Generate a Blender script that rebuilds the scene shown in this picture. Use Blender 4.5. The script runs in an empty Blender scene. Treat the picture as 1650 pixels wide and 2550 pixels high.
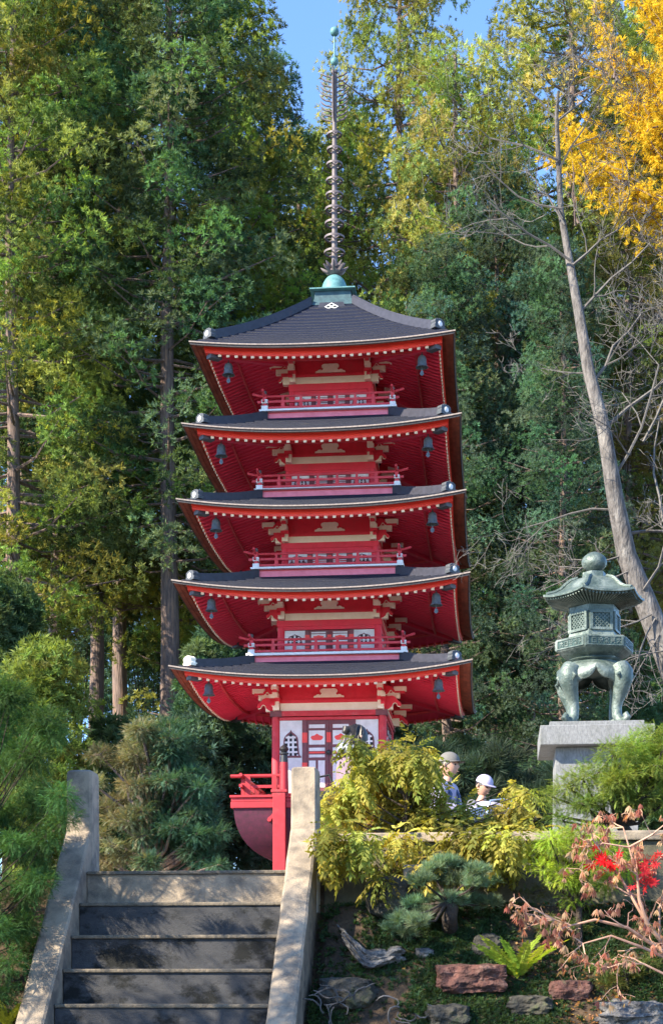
import bpy, math, random
import numpy as np
from mathutils import Vector, Matrix
PI = math.pi
R = random.Random(7)
NR = np.random.default_rng(11)
scene = bpy.context.scene
COL = scene.collection

# ---------------------------------------------------------------- camera maths
F, CX, HY, EYE = 4000.0, 825.0, 2450.0, 1.6
PSI = math.atan(415 / F)
FW = Vector((-math.sin(PSI), math.cos(PSI), 0)); RT = Vector((math.cos(PSI), math.sin(PSI), 0))
def P(px, py, Y):
    """world point at depth Y that shows at photo position px, py"""
    d = FW * F + RT * (px - CX) + Vector((0, 0, HY - py))
    s = Y / d.y
    return Vector((d.x * s, Y, EYE + d.z * s))

# ---------------------------------------------------------------- materials
MATS = {}
def mat(name, c1, c2=None, c3=None, rough=0.7, metal=0.0, scale=8.0, bump=0.0, bscale=40.0, lo=0.35, hi=0.65,
        stretch=None, spec=0.4, c3scale=2.0, c3lo=0.55, c3hi=0.7, detail=6):
    m = bpy.data.materials.new(name); m.use_nodes = True
    nt = m.node_tree; N = nt.nodes; L = nt.links
    b = N['Principled BSDF']; b.inputs['Roughness'].default_value = rough; b.inputs['Metallic'].default_value = metal
    b.inputs['Specular IOR Level'].default_value = spec
    c2 = c2 or tuple(x * .75 for x in c1)
    tc = N.new('ShaderNodeTexCoord'); mp = N.new('ShaderNodeMapping'); L.new(tc.outputs['Object'], mp.inputs['Vector'])
    if stretch: mp.inputs['Scale'].default_value = stretch
    n1 = N.new('ShaderNodeTexNoise'); n1.inputs['Scale'].default_value = scale; n1.inputs['Detail'].default_value = detail
    n1.inputs['Roughness'].default_value = .65
    L.new(mp.outputs[0], n1.inputs['Vector'])
    r1 = N.new('ShaderNodeValToRGB'); r1.color_ramp.elements[0].position = lo; r1.color_ramp.elements[1].position = hi
    r1.color_ramp.elements[0].color = (*c2, 1); r1.color_ramp.elements[1].color = (*c1, 1)
    L.new(n1.outputs['Fac'], r1.inputs['Fac'])
    out = r1.outputs['Color']
    if c3:
        n2 = N.new('ShaderNodeTexNoise'); n2.inputs['Scale'].default_value = c3scale; n2.inputs['Detail'].default_value = 8
        n2.inputs['Roughness'].default_value = .7
        L.new(mp.outputs[0], n2.inputs['Vector'])
        r2 = N.new('ShaderNodeValToRGB'); r2.color_ramp.elements[0].position = c3lo; r2.color_ramp.elements[1].position = c3hi
        L.new(n2.outputs['Fac'], r2.inputs['Fac'])
        mx = N.new('ShaderNodeMix'); mx.data_type = 'RGBA'
        L.new(r2.outputs['Color'], mx.inputs[0]); L.new(out, mx.inputs[6]); mx.inputs[7].default_value = (*c3, 1)
        out = mx.outputs[2]
    L.new(out, b.inputs['Base Color'])
    if bump:
        n3 = N.new('ShaderNodeTexNoise'); n3.inputs['Scale'].default_value = bscale; n3.inputs['Detail'].default_value = 8
        L.new(mp.outputs[0], n3.inputs['Vector'])
        bp = N.new('ShaderNodeBump'); bp.inputs['Strength'].default_value = bump; bp.inputs['Distance'].default_value = .05
        L.new(n3.outputs['Fac'], bp.inputs['Height']); L.new(bp.outputs[0], b.inputs['Normal'])
    MATS[name] = m
    return m

def leafmat(name, trans=.35, rough=.55):
    """leaves: colour from the 'tint' attribute times the object's own colour"""
    m = bpy.data.materials.new(name); m.use_nodes = True
    nt = m.node_tree; N = nt.nodes; L = nt.links
    b = N['Principled BSDF']; b.inputs['Roughness'].default_value = rough; b.inputs['Specular IOR Level'].default_value = .12
    at = N.new('ShaderNodeAttribute'); at.attribute_name = 'tint'
    oi = N.new('ShaderNodeObjectInfo')
    mx = N.new('ShaderNodeMix'); mx.data_type = 'RGBA'; mx.blend_type = 'MULTIPLY'; mx.inputs[0].default_value = 1
    L.new(at.outputs['Color'], mx.inputs[6]); L.new(oi.outputs['Color'], mx.inputs[7])
    L.new(mx.outputs[2], b.inputs['Base Color'])
    tr = N.new('ShaderNodeBsdfTranslucent')
    hs = N.new('ShaderNodeMix'); hs.data_type = 'RGBA'; hs.blend_type = 'MULTIPLY'; hs.inputs[0].default_value = 1
    L.new(mx.outputs[2], hs.inputs[6]); hs.inputs[7].default_value = (1.5, 1.4, .6, 1)
    L.new(hs.outputs[2], tr.inputs['Color'])
    ms = N.new('ShaderNodeMixShader'); ms.inputs[0].default_value = trans
    L.new(b.outputs[0], ms.inputs[1]); L.new(tr.outputs[0], ms.inputs[2])
    L.new(ms.outputs[0], N['Material Output'].inputs['Surface'])
    MATS[name] = m
    return m

# ---------------------------------------------------------------- objects
def tag(o, label=None, cat=None, group=None, kind=None):
    if label: o['label'] = label
    if cat: o['category'] = cat
    if group: o['group'] = group
    if kind: o['kind'] = kind
    return o
def thing(name, loc, label, cat, group=None, rz=0):
    o = bpy.data.objects.new(name, None); COL.objects.link(o)
    o.location = loc; o.rotation_euler = (0, 0, rz); o.empty_display_size = .2
    return tag(o, label, cat, group)
def copytree(o, parent=None):
    c = o.copy(); COL.objects.link(c); c.parent = parent
    for ch in list(o.children): copytree(ch, c)
    return c

class MB:
    """collects shapes, builds them as ONE mesh object"""
    def __init__(s): s.v = []; s.f = []; s.M = Matrix(); s.mi = []; s.cur = 0
    def add(s, vs, fs):
        n = len(s.v)
        for p in vs: s.v.append(tuple(s.M @ Vector(p)))
        for f in fs: s.f.append(tuple(i + n for i in f)); s.mi.append(s.cur)
    def box(s, x0, x1, y0, y1, z0, z1):
        s.add([(x0,y0,z0),(x1,y0,z0),(x1,y1,z0),(x0,y1,z0),(x0,y0,z1),(x1,y0,z1),(x1,y1,z1),(x0,y1,z1)],
              [(0,3,2,1),(4,5,6,7),(0,1,5,4),(1,2,6,5),(2,3,7,6),(3,0,4,7)])
    def bar(s, a, b, w, h, up=(0,0,1)):
        a = Vector(a); b = Vector(b); d = (b - a).normalized(); up = Vector(up)
        x = d.cross(up).normalized(); y = x.cross(d).normalized()
        vs = []
        for p in (a, b):
            for i, j in ((-1,-1),(1,-1),(1,1),(-1,1)): vs.append(p + x*(w/2*i) + y*(h/2*j))
        s.add(vs, [(0,1,2,3),(4,7,6,5),(0,4,5,1),(1,5,6,2),(2,6,7,3),(3,7,4,0)])
    def sweep(s, pts, w, h):
        """rectangular section along a polyline (section kept upright)"""
        pts = [Vector(p) for p in pts]; n = len(pts); vs = []
        for i, p in enumerate(pts):
            d = (pts[min(i+1, n-1)] - pts[max(i-1, 0)]); d.normalize()
            x = d.cross(Vector((0,0,1))).normalized()
            ww = w[i] if isinstance(w, (list, tuple)) else w
            hh = h[i] if isinstance(h, (list, tuple)) else h
            for a, b in ((-1,0),(1,0),(1,1),(-1,1)): vs.append(p + x*(ww/2*a) + Vector((0,0,hh*b)))
        fs = [(0,1,2,3), tuple(4*(n-1)+k for k in (3,2,1,0))]
        for i in range(n-1):
            for k in range(4):
                a = 4*i + k; b = 4*i + (k+1) % 4
                fs.append((a, a+4, b+4, b))
        s.add(vs, fs)
    def tube(s, pts, radii, n=8, cap=True):
        pts = [Vector(p) for p in pts]; m = len(pts)
        if not isinstance(radii, (list, tuple)): radii = [radii]*m
        d0 = (pts[1]-pts[0]).normalized()
        ref = Vector((0,0,1)) if abs(d0.z) < .9 else Vector((1,0,0))
        x = d0.cross(ref).normalized(); vs = []
        for i, p in enumerate(pts):
            d = (pts[min(i+1, m-1)] - pts[max(i-1, 0)]).normalized()
            x = (x - d*x.dot(d)).normalized(); y = d.cross(x)
            for k in range(n):
                a = 2*PI*k/n
                vs.append(p + (x*math.cos(a) + y*math.sin(a))*radii[i])
        fs = []
        for i in range(m-1):
            for k in range(n):
                a = i*n + k; b = i*n + (k+1) % n
                fs.append((a, b, b+n, a+n))
        if cap: fs += [tuple(range(n-1, -1, -1)), tuple(range((m-1)*n, m*n))]
        s.add(vs, fs)
    def lathe(s, prof, n=24, c=(0,0,0), ph=0, cap=True):
        vs = []; m = len(prof)
        for r, z in prof:
            for k in range(n):
                a = 2*PI*k/n + ph
                vs.append((c[0]+r*math.cos(a), c[1]+r*math.sin(a), c[2]+z))
        fs = []
        for i in range(m-1):
            for k in range(n):
                a = i*n + k; b = i*n + (k+1) % n
                fs.append((a, b, b+n, a+n))
        if cap: fs += [tuple(range(n-1, -1, -1)), tuple(range((m-1)*n, m*n))]
        s.add(vs, fs)
    def prism(s, outline, y0, y1):
        """outline of (x, z) extruded along y (front y0 < y1)"""
        n = len(outline)
        vs = [(x, y0, z) for x, z in outline] + [(x, y1, z) for x, z in outline]
        fs = [tuple(range(n)), tuple(range(2*n-1, n-1, -1))]
        for k in range(n):
            j = (k+1) % n; fs.append((j, k, k+n, j+n))
        s.add(vs, fs)
    def grid(s, rows):
        n = len(rows[0]); vs = [p for r in rows for p in r]; fs = []
        for i in range(len(rows)-1):
            for k in range(n-1):
                a = i*n + k; fs.append((a, a+1, a+n+1, a+n))
        s.add(vs, fs)
    def build(s, name, m, parent=None, smooth=None, loc=None, bevel=0, seg=2):
        me = bpy.data.meshes.new(name); me.from_pydata(s.v, [], s.f)
        ms = m if isinstance(m, (list, tuple)) else [m]
        for q in ms: me.materials.append(MATS[q] if isinstance(q, str) else q)
        if len(ms) > 1: me.polygons.foreach_set('material_index', s.mi)
        me.update()
        if smooth is not None:
            me.polygons.foreach_set('use_smooth', [True]*len(me.polygons))
            me.set_sharp_from_angle(angle=math.radians(smooth))
        o = bpy.data.objects.new(name, me); COL.objects.link(o)
        if parent: o.parent = parent
        if loc is not None: o.location = loc
        if bevel:
            b = o.modifiers.new('bevel', 'BEVEL'); b.width = bevel; b.segments = seg; b.limit_method = 'ANGLE'; b.angle_limit = math.radians(40)
        return o

def weld(b, tol=3):
    key = {}; mp = []; nv = []
    for p in b.v:
        kk = tuple(round(c, tol) for c in p)
        if kk not in key: key[kk] = len(nv); nv.append(p)
        mp.append(key[kk])
    fs = []; mi = []
    for f, q in zip(b.f, b.mi):
        g = []
        for i in f:
            if not g or g[-1] != mp[i]: g.append(mp[i])
        if len(g) > 1 and g[0] == g[-1]: g.pop()
        if len(set(g)) > 2 and len(set(g)) == len(g): fs.append(tuple(g)); mi.append(q)
    b.v, b.f, b.mi = nv, fs, mi

# ---------------------------------------------------------------- foliage (numpy)
def blade(o, d, l, w, n):
    """one kite leaf: o origin, d direction, l length, w width, n leaf normal"""
    d = d/np.linalg.norm(d); sd = np.cross(d, n); q = np.linalg.norm(sd)
    sd = sd/q if q > 1e-6 else np.array([1., 0, 0])
    return [o, o + d*l*.45 + sd*w*.5, o + d*l, o + d*l*.45 - sd*w*.5]
def proto_tuft(rg, nb=22, spread=1.2, wid=.14, l0=.55, stem=.35):
    v = []
    for i in range(nb):
        th = rg.uniform(0, 2*PI); ph = spread*math.sqrt(rg.uniform(0, 1))
        d = np.array([math.sin(ph)*math.cos(th), math.sin(ph)*math.sin(th), math.cos(ph)])
        v += blade(np.array([0, 0, rg.uniform(0, stem)]) + d*.05, d, rg.uniform(l0, 1), wid*rg.uniform(.7, 1.3), rg.normal(size=3))
    return np.array(v)
def proto_frond(rg, np_=8, bend=.35, ang=.9, ll=.35, wid=.09, taper=.6, droop=0.0, roll=.3, stem=.02):
    """a stem along z bending to +x with paired leaflets to +-y"""
    v = []
    pt = lambda s: np.array([bend*s*s, 0, s])
    for k in range(4):
        a, b = pt(k/4), pt((k+1)/4); w = np.array([0, stem, 0])
        v += [a - w, b - w, b + w, a + w]
    for i in range(np_):
        s = .12 + .86*i/(np_-1); tg = np.array([2*bend*s, 0, 1.]); tg /= np.linalg.norm(tg)
        L_ = ll*(1 - taper*abs(s-.35)**1.3)*rg.uniform(.8, 1.15)
        for sg in (-1, 1):
            d = tg*math.cos(ang) + np.array([0, sg*math.sin(ang), 0]) + np.array([droop + rg.normal()*.1, 0, 0])
            nn = np.array([1, 0, -.3]) + rg.normal(size=3)*roll
            v += blade(pt(s), d, L_, wid*rg.uniform(.8, 1.2), nn)
    v += blade(pt(1), np.array([2*bend, 0, 1.]), ll, wid, np.array([1, 0, .1]))
    return np.array(v)

def scatter(protos, pos, dirs, scale, tint, name, material, parent=None, gravity=False, spin=None, rg=NR, color=(1,1,1,1)):
    pos = np.asarray(pos, float); dirs = np.asarray(dirs, float); N = len(pos)
    scale = np.broadcast_to(np.asarray(scale, float), (N,)); tint = np.broadcast_to(np.asarray(tint, float), (N, 3))
    z = dirs/np.maximum(np.linalg.norm(dirs, axis=1, keepdims=True), 1e-6)
    if gravity:
        ref = np.tile([0., 0, -1.], (N, 1)) + rg.normal(size=(N, 3))*.15
    else:
        ref = rg.normal(size=(N, 3))
    x = ref - z*np.sum(ref*z, axis=1, keepdims=True)
    x /= np.maximum(np.linalg.norm(x, axis=1, keepdims=True), 1e-6)
    if spin:
        y0 = np.cross(z, x); a = rg.normal(size=(N, 1))*spin
        x = x*np.cos(a) + y0*np.sin(a)
    y = np.cross(z, x)
    M = np.stack([x, y, z], axis=2)          # columns
    which = rg.integers(0, len(protos), N)
    V = []; T = []
    for k, pr in enumerate(protos):
        ix = np.where(which == k)[0]
        if not len(ix): continue
        v = np.einsum('nij,pj->npi', M[ix], pr)*scale[ix][:, None, None] + pos[ix][:, None, :]
        V.append(v.reshape(-1, 3)); T.append(np.repeat(tint[ix], len(pr), axis=0))
    V = np.concatenate(V); T = np.concatenate(T)
    return quadmesh(V, T, name, material, parent, color)
def quadmesh(V, T, name, material, parent=None, color=(1,1,1,1)):
    n = len(V); q = n//4
    me = bpy.data.meshes.new(name)
    me.vertices.add(n); me.vertices.foreach_set('co', V.astype(np.float32).ravel())
    me.loops.add(n); me.loops.foreach_set('vertex_index', np.arange(n, dtype=np.int32))
    me.polygons.add(q); me.polygons.foreach_set('loop_start', np.arange(0, n, 4, dtype=np.int32))
    me.update(calc_edges=True)
    at = me.attributes.new('tint', 'FLOAT_COLOR', 'POINT')
    at.data.foreach_set('color', np.concatenate([T, np.ones((n, 1))], axis=1).astype(np.float32).ravel())
    me.materials.append(MATS[material])
    o = bpy.data.objects.new(name, me); COL.objects.link(o); o.color = color
    if parent: o.parent = parent
    return o
def unit(a): return a/np.maximum(np.linalg.norm(a, axis=-1, keepdims=True), 1e-6)
def smooth01(x, a, b):
    t = min(1, max(0, (x-a)/(b-a))); return t*t*(3-2*t)
# ---------------------------------------------------------------- palette
mat('red_paint', (.84,.042,.078), (.72,.03,.06), (.55,.05,.065), rough=.6, scale=5, c3scale=2.5, c3lo=.5, c3hi=.75, bump=.08, bscale=30)
mat('red_soffit', (.87,.055,.13), (.76,.04,.10), (.62,.045,.09), rough=.65, scale=4, c3scale=2.0, c3lo=.5, c3hi=.75)
mat('red_bright', (.93,.065,.045), (.82,.05,.036), rough=.4, scale=2)
mat('red_faded', (.66,.055,.075), (.54,.04,.055), (.60,.13,.14), rough=.65, scale=6, c3scale=5, c3lo=.55, c3hi=.75)
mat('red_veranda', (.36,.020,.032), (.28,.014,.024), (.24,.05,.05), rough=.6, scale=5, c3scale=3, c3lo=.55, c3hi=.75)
mat('pink_panel', (.86,.22,.28), (.74,.16,.21), rough=.6, scale=4)
mat('cream_paint', (.96,.91,.76), (.90,.83,.66), rough=.55, scale=6)
mat('tip_paint', (.88,.74,.56), (.80,.66,.50), rough=.5)
mat('white_paint', (.80,.79,.80), (.66,.65,.65), rough=.5, scale=5)
mat('maroon_wood', (.22,.065,.075), (.15,.05,.06), rough=.55, scale=10)
mat('brown_board', (.30,.085,.05), (.15,.045,.028), rough=.7, scale=3, stretch=(1,1,6))
mat('shingle', (.011,.015,.038), (.004,.006,.013), (.05,.042,.040), spec=.25, rough=.55, scale=26, bump=.4, bscale=60, c3scale=3.5, c3lo=.6, c3hi=.8, stretch=(1,1,4))
mat('shingle_edge', (.060,.052,.055), (.018,.014,.016), rough=.65, scale=30)
mat('edge_light', (.30,.25,.22), (.16,.13,.12), rough=.7, scale=20)
mat('ridge_metal', (.036,.036,.052), (.02,.02,.03), rough=.45, scale=9)
mat('ornament_grey', (.075,.085,.10), (.035,.04,.05), rough=.6, scale=14)
mat('rafter_cap', (.10,.11,.14), (.07,.075,.10), rough=.5, scale=10)
mat('bell_metal', (.12,.15,.18), (.07,.09,.11), rough=.5, scale=14)
mat('verdigris', (.11,.26,.27), (.055,.15,.165), rough=.6, scale=10)
mat('cap_metal', (.05,.10,.115), (.03,.06,.075), rough=.5, scale=7)
mat('skirt_shade', (.075,.008,.03), (.04,.006,.018), rough=.7)  # shade below the veranda put into the skirt's base colour
mat('spire_metal', (.16,.13,.135), (.09,.075,.08), rough=.55, scale=9)
mat('black_metal', (.02,.022,.026), rough=.4)
mat('dark_void', (.008,.012,.016), rough=.6)
mat('bronze', (.12,.155,.14), (.045,.07,.062), (.27,.31,.28), rough=.48, metal=.25, scale=5, bump=.25, bscale=30, c3scale=3, c3lo=.5, c3hi=.72)
mat('bronze_dark', (.05,.09,.085), (.03,.055,.05), rough=.5, metal=.25, scale=6)
mat('granite', (.23,.235,.24), (.13,.135,.14), (.10,.105,.095), rough=.85, scale=40, bump=.15, bscale=90, c3scale=3.2, c3lo=.5, c3hi=.78, detail=9, stretch=(1.3,1.3,.5))
mat('concrete', (.33,.265,.195), (.15,.125,.10), (.085,.078,.07), rough=.9, scale=7, bump=.2, bscale=110, c3scale=4.5, c3lo=.53, c3hi=.74, lo=.36, hi=.60, detail=9)
mat('shaded_step_concrete', (.058,.058,.062), (.030,.032,.037), (.006,.007,.007), rough=.9, scale=9, bump=.18, bscale=110, c3scale=3.4, c3lo=.50, c3hi=.60, lo=.3, hi=.65, stretch=(1,1,1.6))  # dark stains, plus the lower steps' shade put into the base colour
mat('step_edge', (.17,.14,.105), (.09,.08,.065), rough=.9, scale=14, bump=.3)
mat('wall_concrete', (.12,.11,.07), (.06,.055,.04), (.18,.155,.11), rough=.95, scale=6, bump=.14, bscale=90, c3scale=2.5)
mat('rock_grey', (.20,.19,.185), (.06,.06,.065), (.32,.31,.29), rough=.9, scale=14, bump=1.0, bscale=22, c3scale=6)
mat('rock_red', (.12,.050,.040), (.045,.024,.022), (.20,.12,.10), rough=.9, scale=12, bump=1.0, bscale=18, c3scale=7)
mat('rock_dark', (.075,.068,.055), (.025,.025,.022), (.06,.075,.03), rough=.95, scale=9, bump=1.0, bscale=18, c3scale=5)
mat('soil', (.085,.055,.032), (.03,.021,.015), (.03,.05,.018), rough=1, scale=5, bump=.6, bscale=30, c3scale=2)
mat('path', (.58,.53,.46), (.46,.42,.36), rough=.95, scale=3, bump=.2)
mat('bark', (.20,.145,.125), (.08,.06,.055), (.30,.17,.10), rough=.95, scale=6, bump=.9, bscale=7, stretch=(2.2,2.2,.28), c3scale=1.5)
mat('bark_pale', (.165,.150,.142), (.05,.046,.045), (.235,.22,.205), rough=.95, scale=7, bump=.8, bscale=14, stretch=(1.5,1.5,.5), c3scale=3)
mat('bark_twig', (.135,.125,.118), (.07,.065,.062), rough=.9, scale=9)
mat('bark_dark', (.055,.04,.03), (.025,.02,.018), rough=.95, scale=9, bump=.5)
mat('twig_pink', (.52,.33,.23), (.36,.19,.13), rough=.7, scale=9)
mat('skin', (.50,.29,.20), (.44,.24,.17), rough=.5, scale=6)
mat('hair', (.018,.014,.013), (.03,.025,.022), rough=.45, scale=30)
mat('lilac_cloth', (.20,.14,.18), (.14,.10,.13), rough=.9, scale=9)
mat('white_cloth', (.40,.37,.50), (.30,.28,.40), rough=.9, scale=9)
mat('grey_cloth', (.17,.17,.19), (.11,.11,.13), rough=.9, scale=9)
mat('cap_cloth', (.15,.14,.13), (.11,.105,.10), rough=.9, scale=9)
mat('black_cloth', (.018,.02,.024), rough=.9)
mat('navy_cloth', (.05,.08,.16), rough=.8)
mat('print_cloth', (.75,.75,.75), (.08,.09,.12), rough=.9, scale=38, lo=.48, hi=.54)
mat('chrome', (.7,.72,.75), rough=.25, metal=.9)
leafmat('leaf', .35)
leafmat('leaf_thin', .45, .5)

# ---------------------------------------------------------------- terrain height
D0, RISE, TREAD, HL = 9.59, .2, .18, .686        # stairs: distance of top riser, riser, tread, landing above the eye
ZL = EYE + HL
XL = P(215.6, 2164, D0).x; XR = P(715, 2164, D0).x
def gz(x, y):
    n = .03*math.sin(x*3.1+y*2.3) + .02*math.sin(x*7.7-y*5.1)
    if y >= 9.85:
        z = ZL - .03 + .012*(min(y, 60)-9.85)
        z += smooth01(x, 1.2, 3.2)*min((y-9.85)*.115, 1.18)
        z += -smooth01(x, -2.6, -4)*0
        if y > 75: z -= (y-75)*.09
        if y > 12: z += n
        return z
    cw = .185
    if XL-cw < x < XR+cw: return max(-.05, ZL-.35-1.25*max(0, (D0+.1-y)))
    z = EYE + .47 - .98*(9.72-y) + n
    z = min(z, EYE+.47)
    return max(0, z)
def hit(px, py, y0=6.5, y1=40):
    Y = y0
    while Y < y1:
        p = P(px, py, Y)
        if p.z <= gz(p.x, Y) + 1e-3: return p
        Y += .01
    return P(px, py, 9.7)
# ---------------------------------------------------------------- ground
def lin(a, b, n): return [a+(b-a)*i/n for i in range(n)]
xs = lin(-260,-60,8)+lin(-60,-8,26)+lin(-8,-3.2,14)+lin(-3.2,2.9,92)+lin(2.9,8,14)+lin(8,60,26)+lin(60,260,8)+[260]
ys = lin(-60,0,6)+lin(0,6.5,8)+lin(6.5,9.8,60)+[9.845,9.855]+lin(9.9,16,24)+lin(16,60,30)+lin(60,120,20)+lin(120,520,12)+[520]
g = MB(); g.grid([[(x, y, gz(x, y)) for x in xs] for y in ys])
tag(g.build('ground', 'soil', smooth=50), kind='structure')

# paved landing at the head of the steps
pv = MB(); pv.box(XL-.17, XR+.17, D0+.12, 40, ZL-.25, ZL-.004)
pv2 = MB(); cx_ = P(818, 0, 41).x
pv2.grid([[(x, y, gz(x, y)+.012) for x in lin(-13, 0, 26)+lin(0, 1.2, 4)+[1.2]] for y in lin(16, 52, 40)+[52]])
tag(pv2.build('bounce_court', 'path', smooth=50), kind='structure')  # pale ground sheet added to bounce light up under the eaves
pv2 = pv.build('landing_path', 'path'); tag(pv2, kind='structure')

# ---------------------------------------------------------------- stairs with cheek walls and posts
CW = .165
st = thing('stairway', ((XL+XR)/2, D0, 0), 'steep grey concrete steps with stained risers painted dark for shade between two sloping side walls', 'stairs')
o0 = Vector(st.location)
for n in range(12):
    zt = ZL - n*RISE; yf = D0 - n*TREAD
    if zt <= 0.02: break
    b = MB()
    j = .004*math.sin(n*2.1)
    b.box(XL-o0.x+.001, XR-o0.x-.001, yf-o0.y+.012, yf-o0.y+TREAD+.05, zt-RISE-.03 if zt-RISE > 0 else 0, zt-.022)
    b.build('riser', 'concrete' if n == 0 else 'shaded_step_concrete', st, bevel=.004)  # top riser keeps the pale concrete as sunlit, lower ones take shade colour
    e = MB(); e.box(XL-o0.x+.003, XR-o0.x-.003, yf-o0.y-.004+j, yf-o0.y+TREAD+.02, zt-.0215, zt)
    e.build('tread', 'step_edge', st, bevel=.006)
def cheek(x0, x1, name, label):
    """sloping side wall with an upright post at its head"""
    t = thing('stair_side_wall', ((x0+x1)/2, D0+.13, 0), label, 'wall')
    ox = Vector(t.location)
    yp = D0 + .13; k = RISE/TREAD
    ztop = ZL + .26                       # where the slope leaves the post
    b = MB(); n = 26; w0 = (x1-x0)/2
    rows_top = []
    L_ = 2.15
    pts = [(-L_*i/n) for i in range(n+1)]
    vs = []
    for i, yy in enumerate(pts):
        z = ztop + yy*k + .006*math.sin(i*1.7)
        for (xx, zz) in ((-w0, -.9), (-w0, -.014), (-w0+.014, 0), (w0-.014, 0), (w0, -.014), (w0, -.9)):
            vs.append((xx + .002*math.sin(i*2.3+zz), yy, max(z+zz, -.06)))
    fs = []
    for i in range(n):
        for q in range(5):
            a = i*6+q; fs.append((a, a+1, a+7, a+6))
    fs.append(tuple(range(5, -1, -1)))
    fs.append(tuple(n*6+q for q in range(6)))
    b.add(vs, fs); b.build('side_wall', 'concrete', t, smooth=30)
    # post: four slightly uneven sides, rounded top
    p = MB(); hp = P(0, 1918, yp).z
    lv = [(ZL-.6, 1.0), (ztop-.004, 1.0), (ztop+.004, .985), (hp-.035, .97), (hp-.012, .93), (hp-.003, .80), (hp+.004, .4)]
    vs = []
    for z, s_ in lv:
        hw = w0*s_; c = .012; dd = .21
        yb = .002 if z < ztop else 0
        f0 = dd/2*(1-s_) if s_ > .9 else dd/2*(1-s_)
        x_, y0_, y1_ = hw, f0+.001+(0 if z < ztop else .003), dd-f0
        vs += [(-x_+c, y0_, z), (x_-c, y0_, z), (x_, y0_+c, z), (x_, y1_-c, z), (x_-c, y1_, z), (-x_+c, y1_, z), (-x_, y1_-c, z), (-x_, y0_+c, z)]
    fs = []
    for i in range(len(lv)-1):
        for q in range(8):
            a = i*8+q; bq = i*8+(q+1) % 8; fs.append((a, bq, bq+8, a+8))
    fs.append(tuple((len(lv)-1)*8+q for q in range(8)))
    p.add(vs, fs); p.build('post', 'concrete', t, smooth=35)
    return t
cheek(XL-CW, XL-.002, 'l', 'pale concrete side wall and square post half covered by the green conifer')
cheek(XR+.002, XR+CW, 'r', 'tan concrete side wall and tall square post in front of the red pagoda base')

# retaining wall to the right of the steps
rw = thing('retaining_wall', (XR+CW, 9.86, 0), 'low mossy concrete retaining wall with a tan ledge below the yellow shrub', 'wall')
b = MB(); b.box(.03, 3.4, -.02, .2, EYE+.2, EYE+.865); b.build('wall_face', 'wall_concrete', rw, bevel=.008)
b = MB(); b.box(.03, 3.4, -.05, .25, EYE+.867, EYE+.925); b.build('ledge', 'concrete', rw, bevel=.008)
# ================================================================ PAGODA
YC = 41.54
PXC = P(818, 0, 40.1).x
ZB = gz(PXC, YC)
pg = thing('pagoda', (PXC, YC, ZB), 'five storey red wooden pagoda with dark shingle roofs and a tall ringed spire', 'pagoda')
def Z(py, yl):
    """height above the pagoda's base of photo row py, for a point yl in front (-) of its centre line"""
    return P(818, py, YC+yl).z - ZB
def rot(k): return Matrix.Rotation(k*PI/2, 4, 'Z')
LV = []   # bottom first: eave px width, eave row, corner row, wall half, box half width, box rows, roof inner
eave = [(754,1679,1648.5),(741,1462.5,1433),(719,1255.5,1229.5),(694,1064,1040),(659,852,835.5)]
wallp = [144,131,121.5,112.5,104]
boxp = [None,(379,1645,1631,1623),(358,1432,1415,1408),(342,1233,1217,1212),(318,1036,1022,1014)]
sof_slope = .32
for k in range(5):
    d = {}
    pw = eave[k][0]; W = pw*YC/(F+pw/2); d['s'] = W/2
    d['ze'] = Z(eave[k][1], -W/2); d['lift'] = (eave[k][1]-eave[k][2])*(YC-W/2)/F
    d['w'] = wallp[k]*YC/(F+wallp[k])
    if boxp[k]:
        h = boxp[k][0]/2; b = h*YC/(F+h); d['b'] = b
        d['zb'] = Z(boxp[k][1], -b); d['zt'] = Z(boxp[k][2], -b); d['zf'] = Z(boxp[k][3], -b-.1)
    LV.append(d)
for k in range(5):
    d = LV[k]
    if k < 4: d['bi'] = LV[k+1]['b'] - .012; d['zi'] = LV[k+1]['zb'] - .0
    else: d['bi'] = .58; d['zi'] = Z(757, -.6)

def roof_z(d, x, y, m=None):
    ax, ay = abs(x), abs(y); m = max(ax, ay); n = min(ax, ay)
    q = min(1, max(0, (d['s']-m)/(d['s']-d['bi'])))
    return d['ze'] + (d['zi']-d['ze'])*(q*.70+.30*q*q) + lift(d, x, y)
def lift(d, x, y):
    m = max(abs(x), abs(y)); n = min(abs(x), abs(y)); t = n/max(m, 1e-6)
    rad = min(1.05, max(0, (m-d['bi'])/(d['s']-d['bi'])))
    return d['lift']*(t**2.3)*(rad**1.3)
TT = [math.copysign(1-(1-abs(i/14))**1.15, i) for i in range(-14, 15)]
def flare(t): return .035*abs(t)**3

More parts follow.
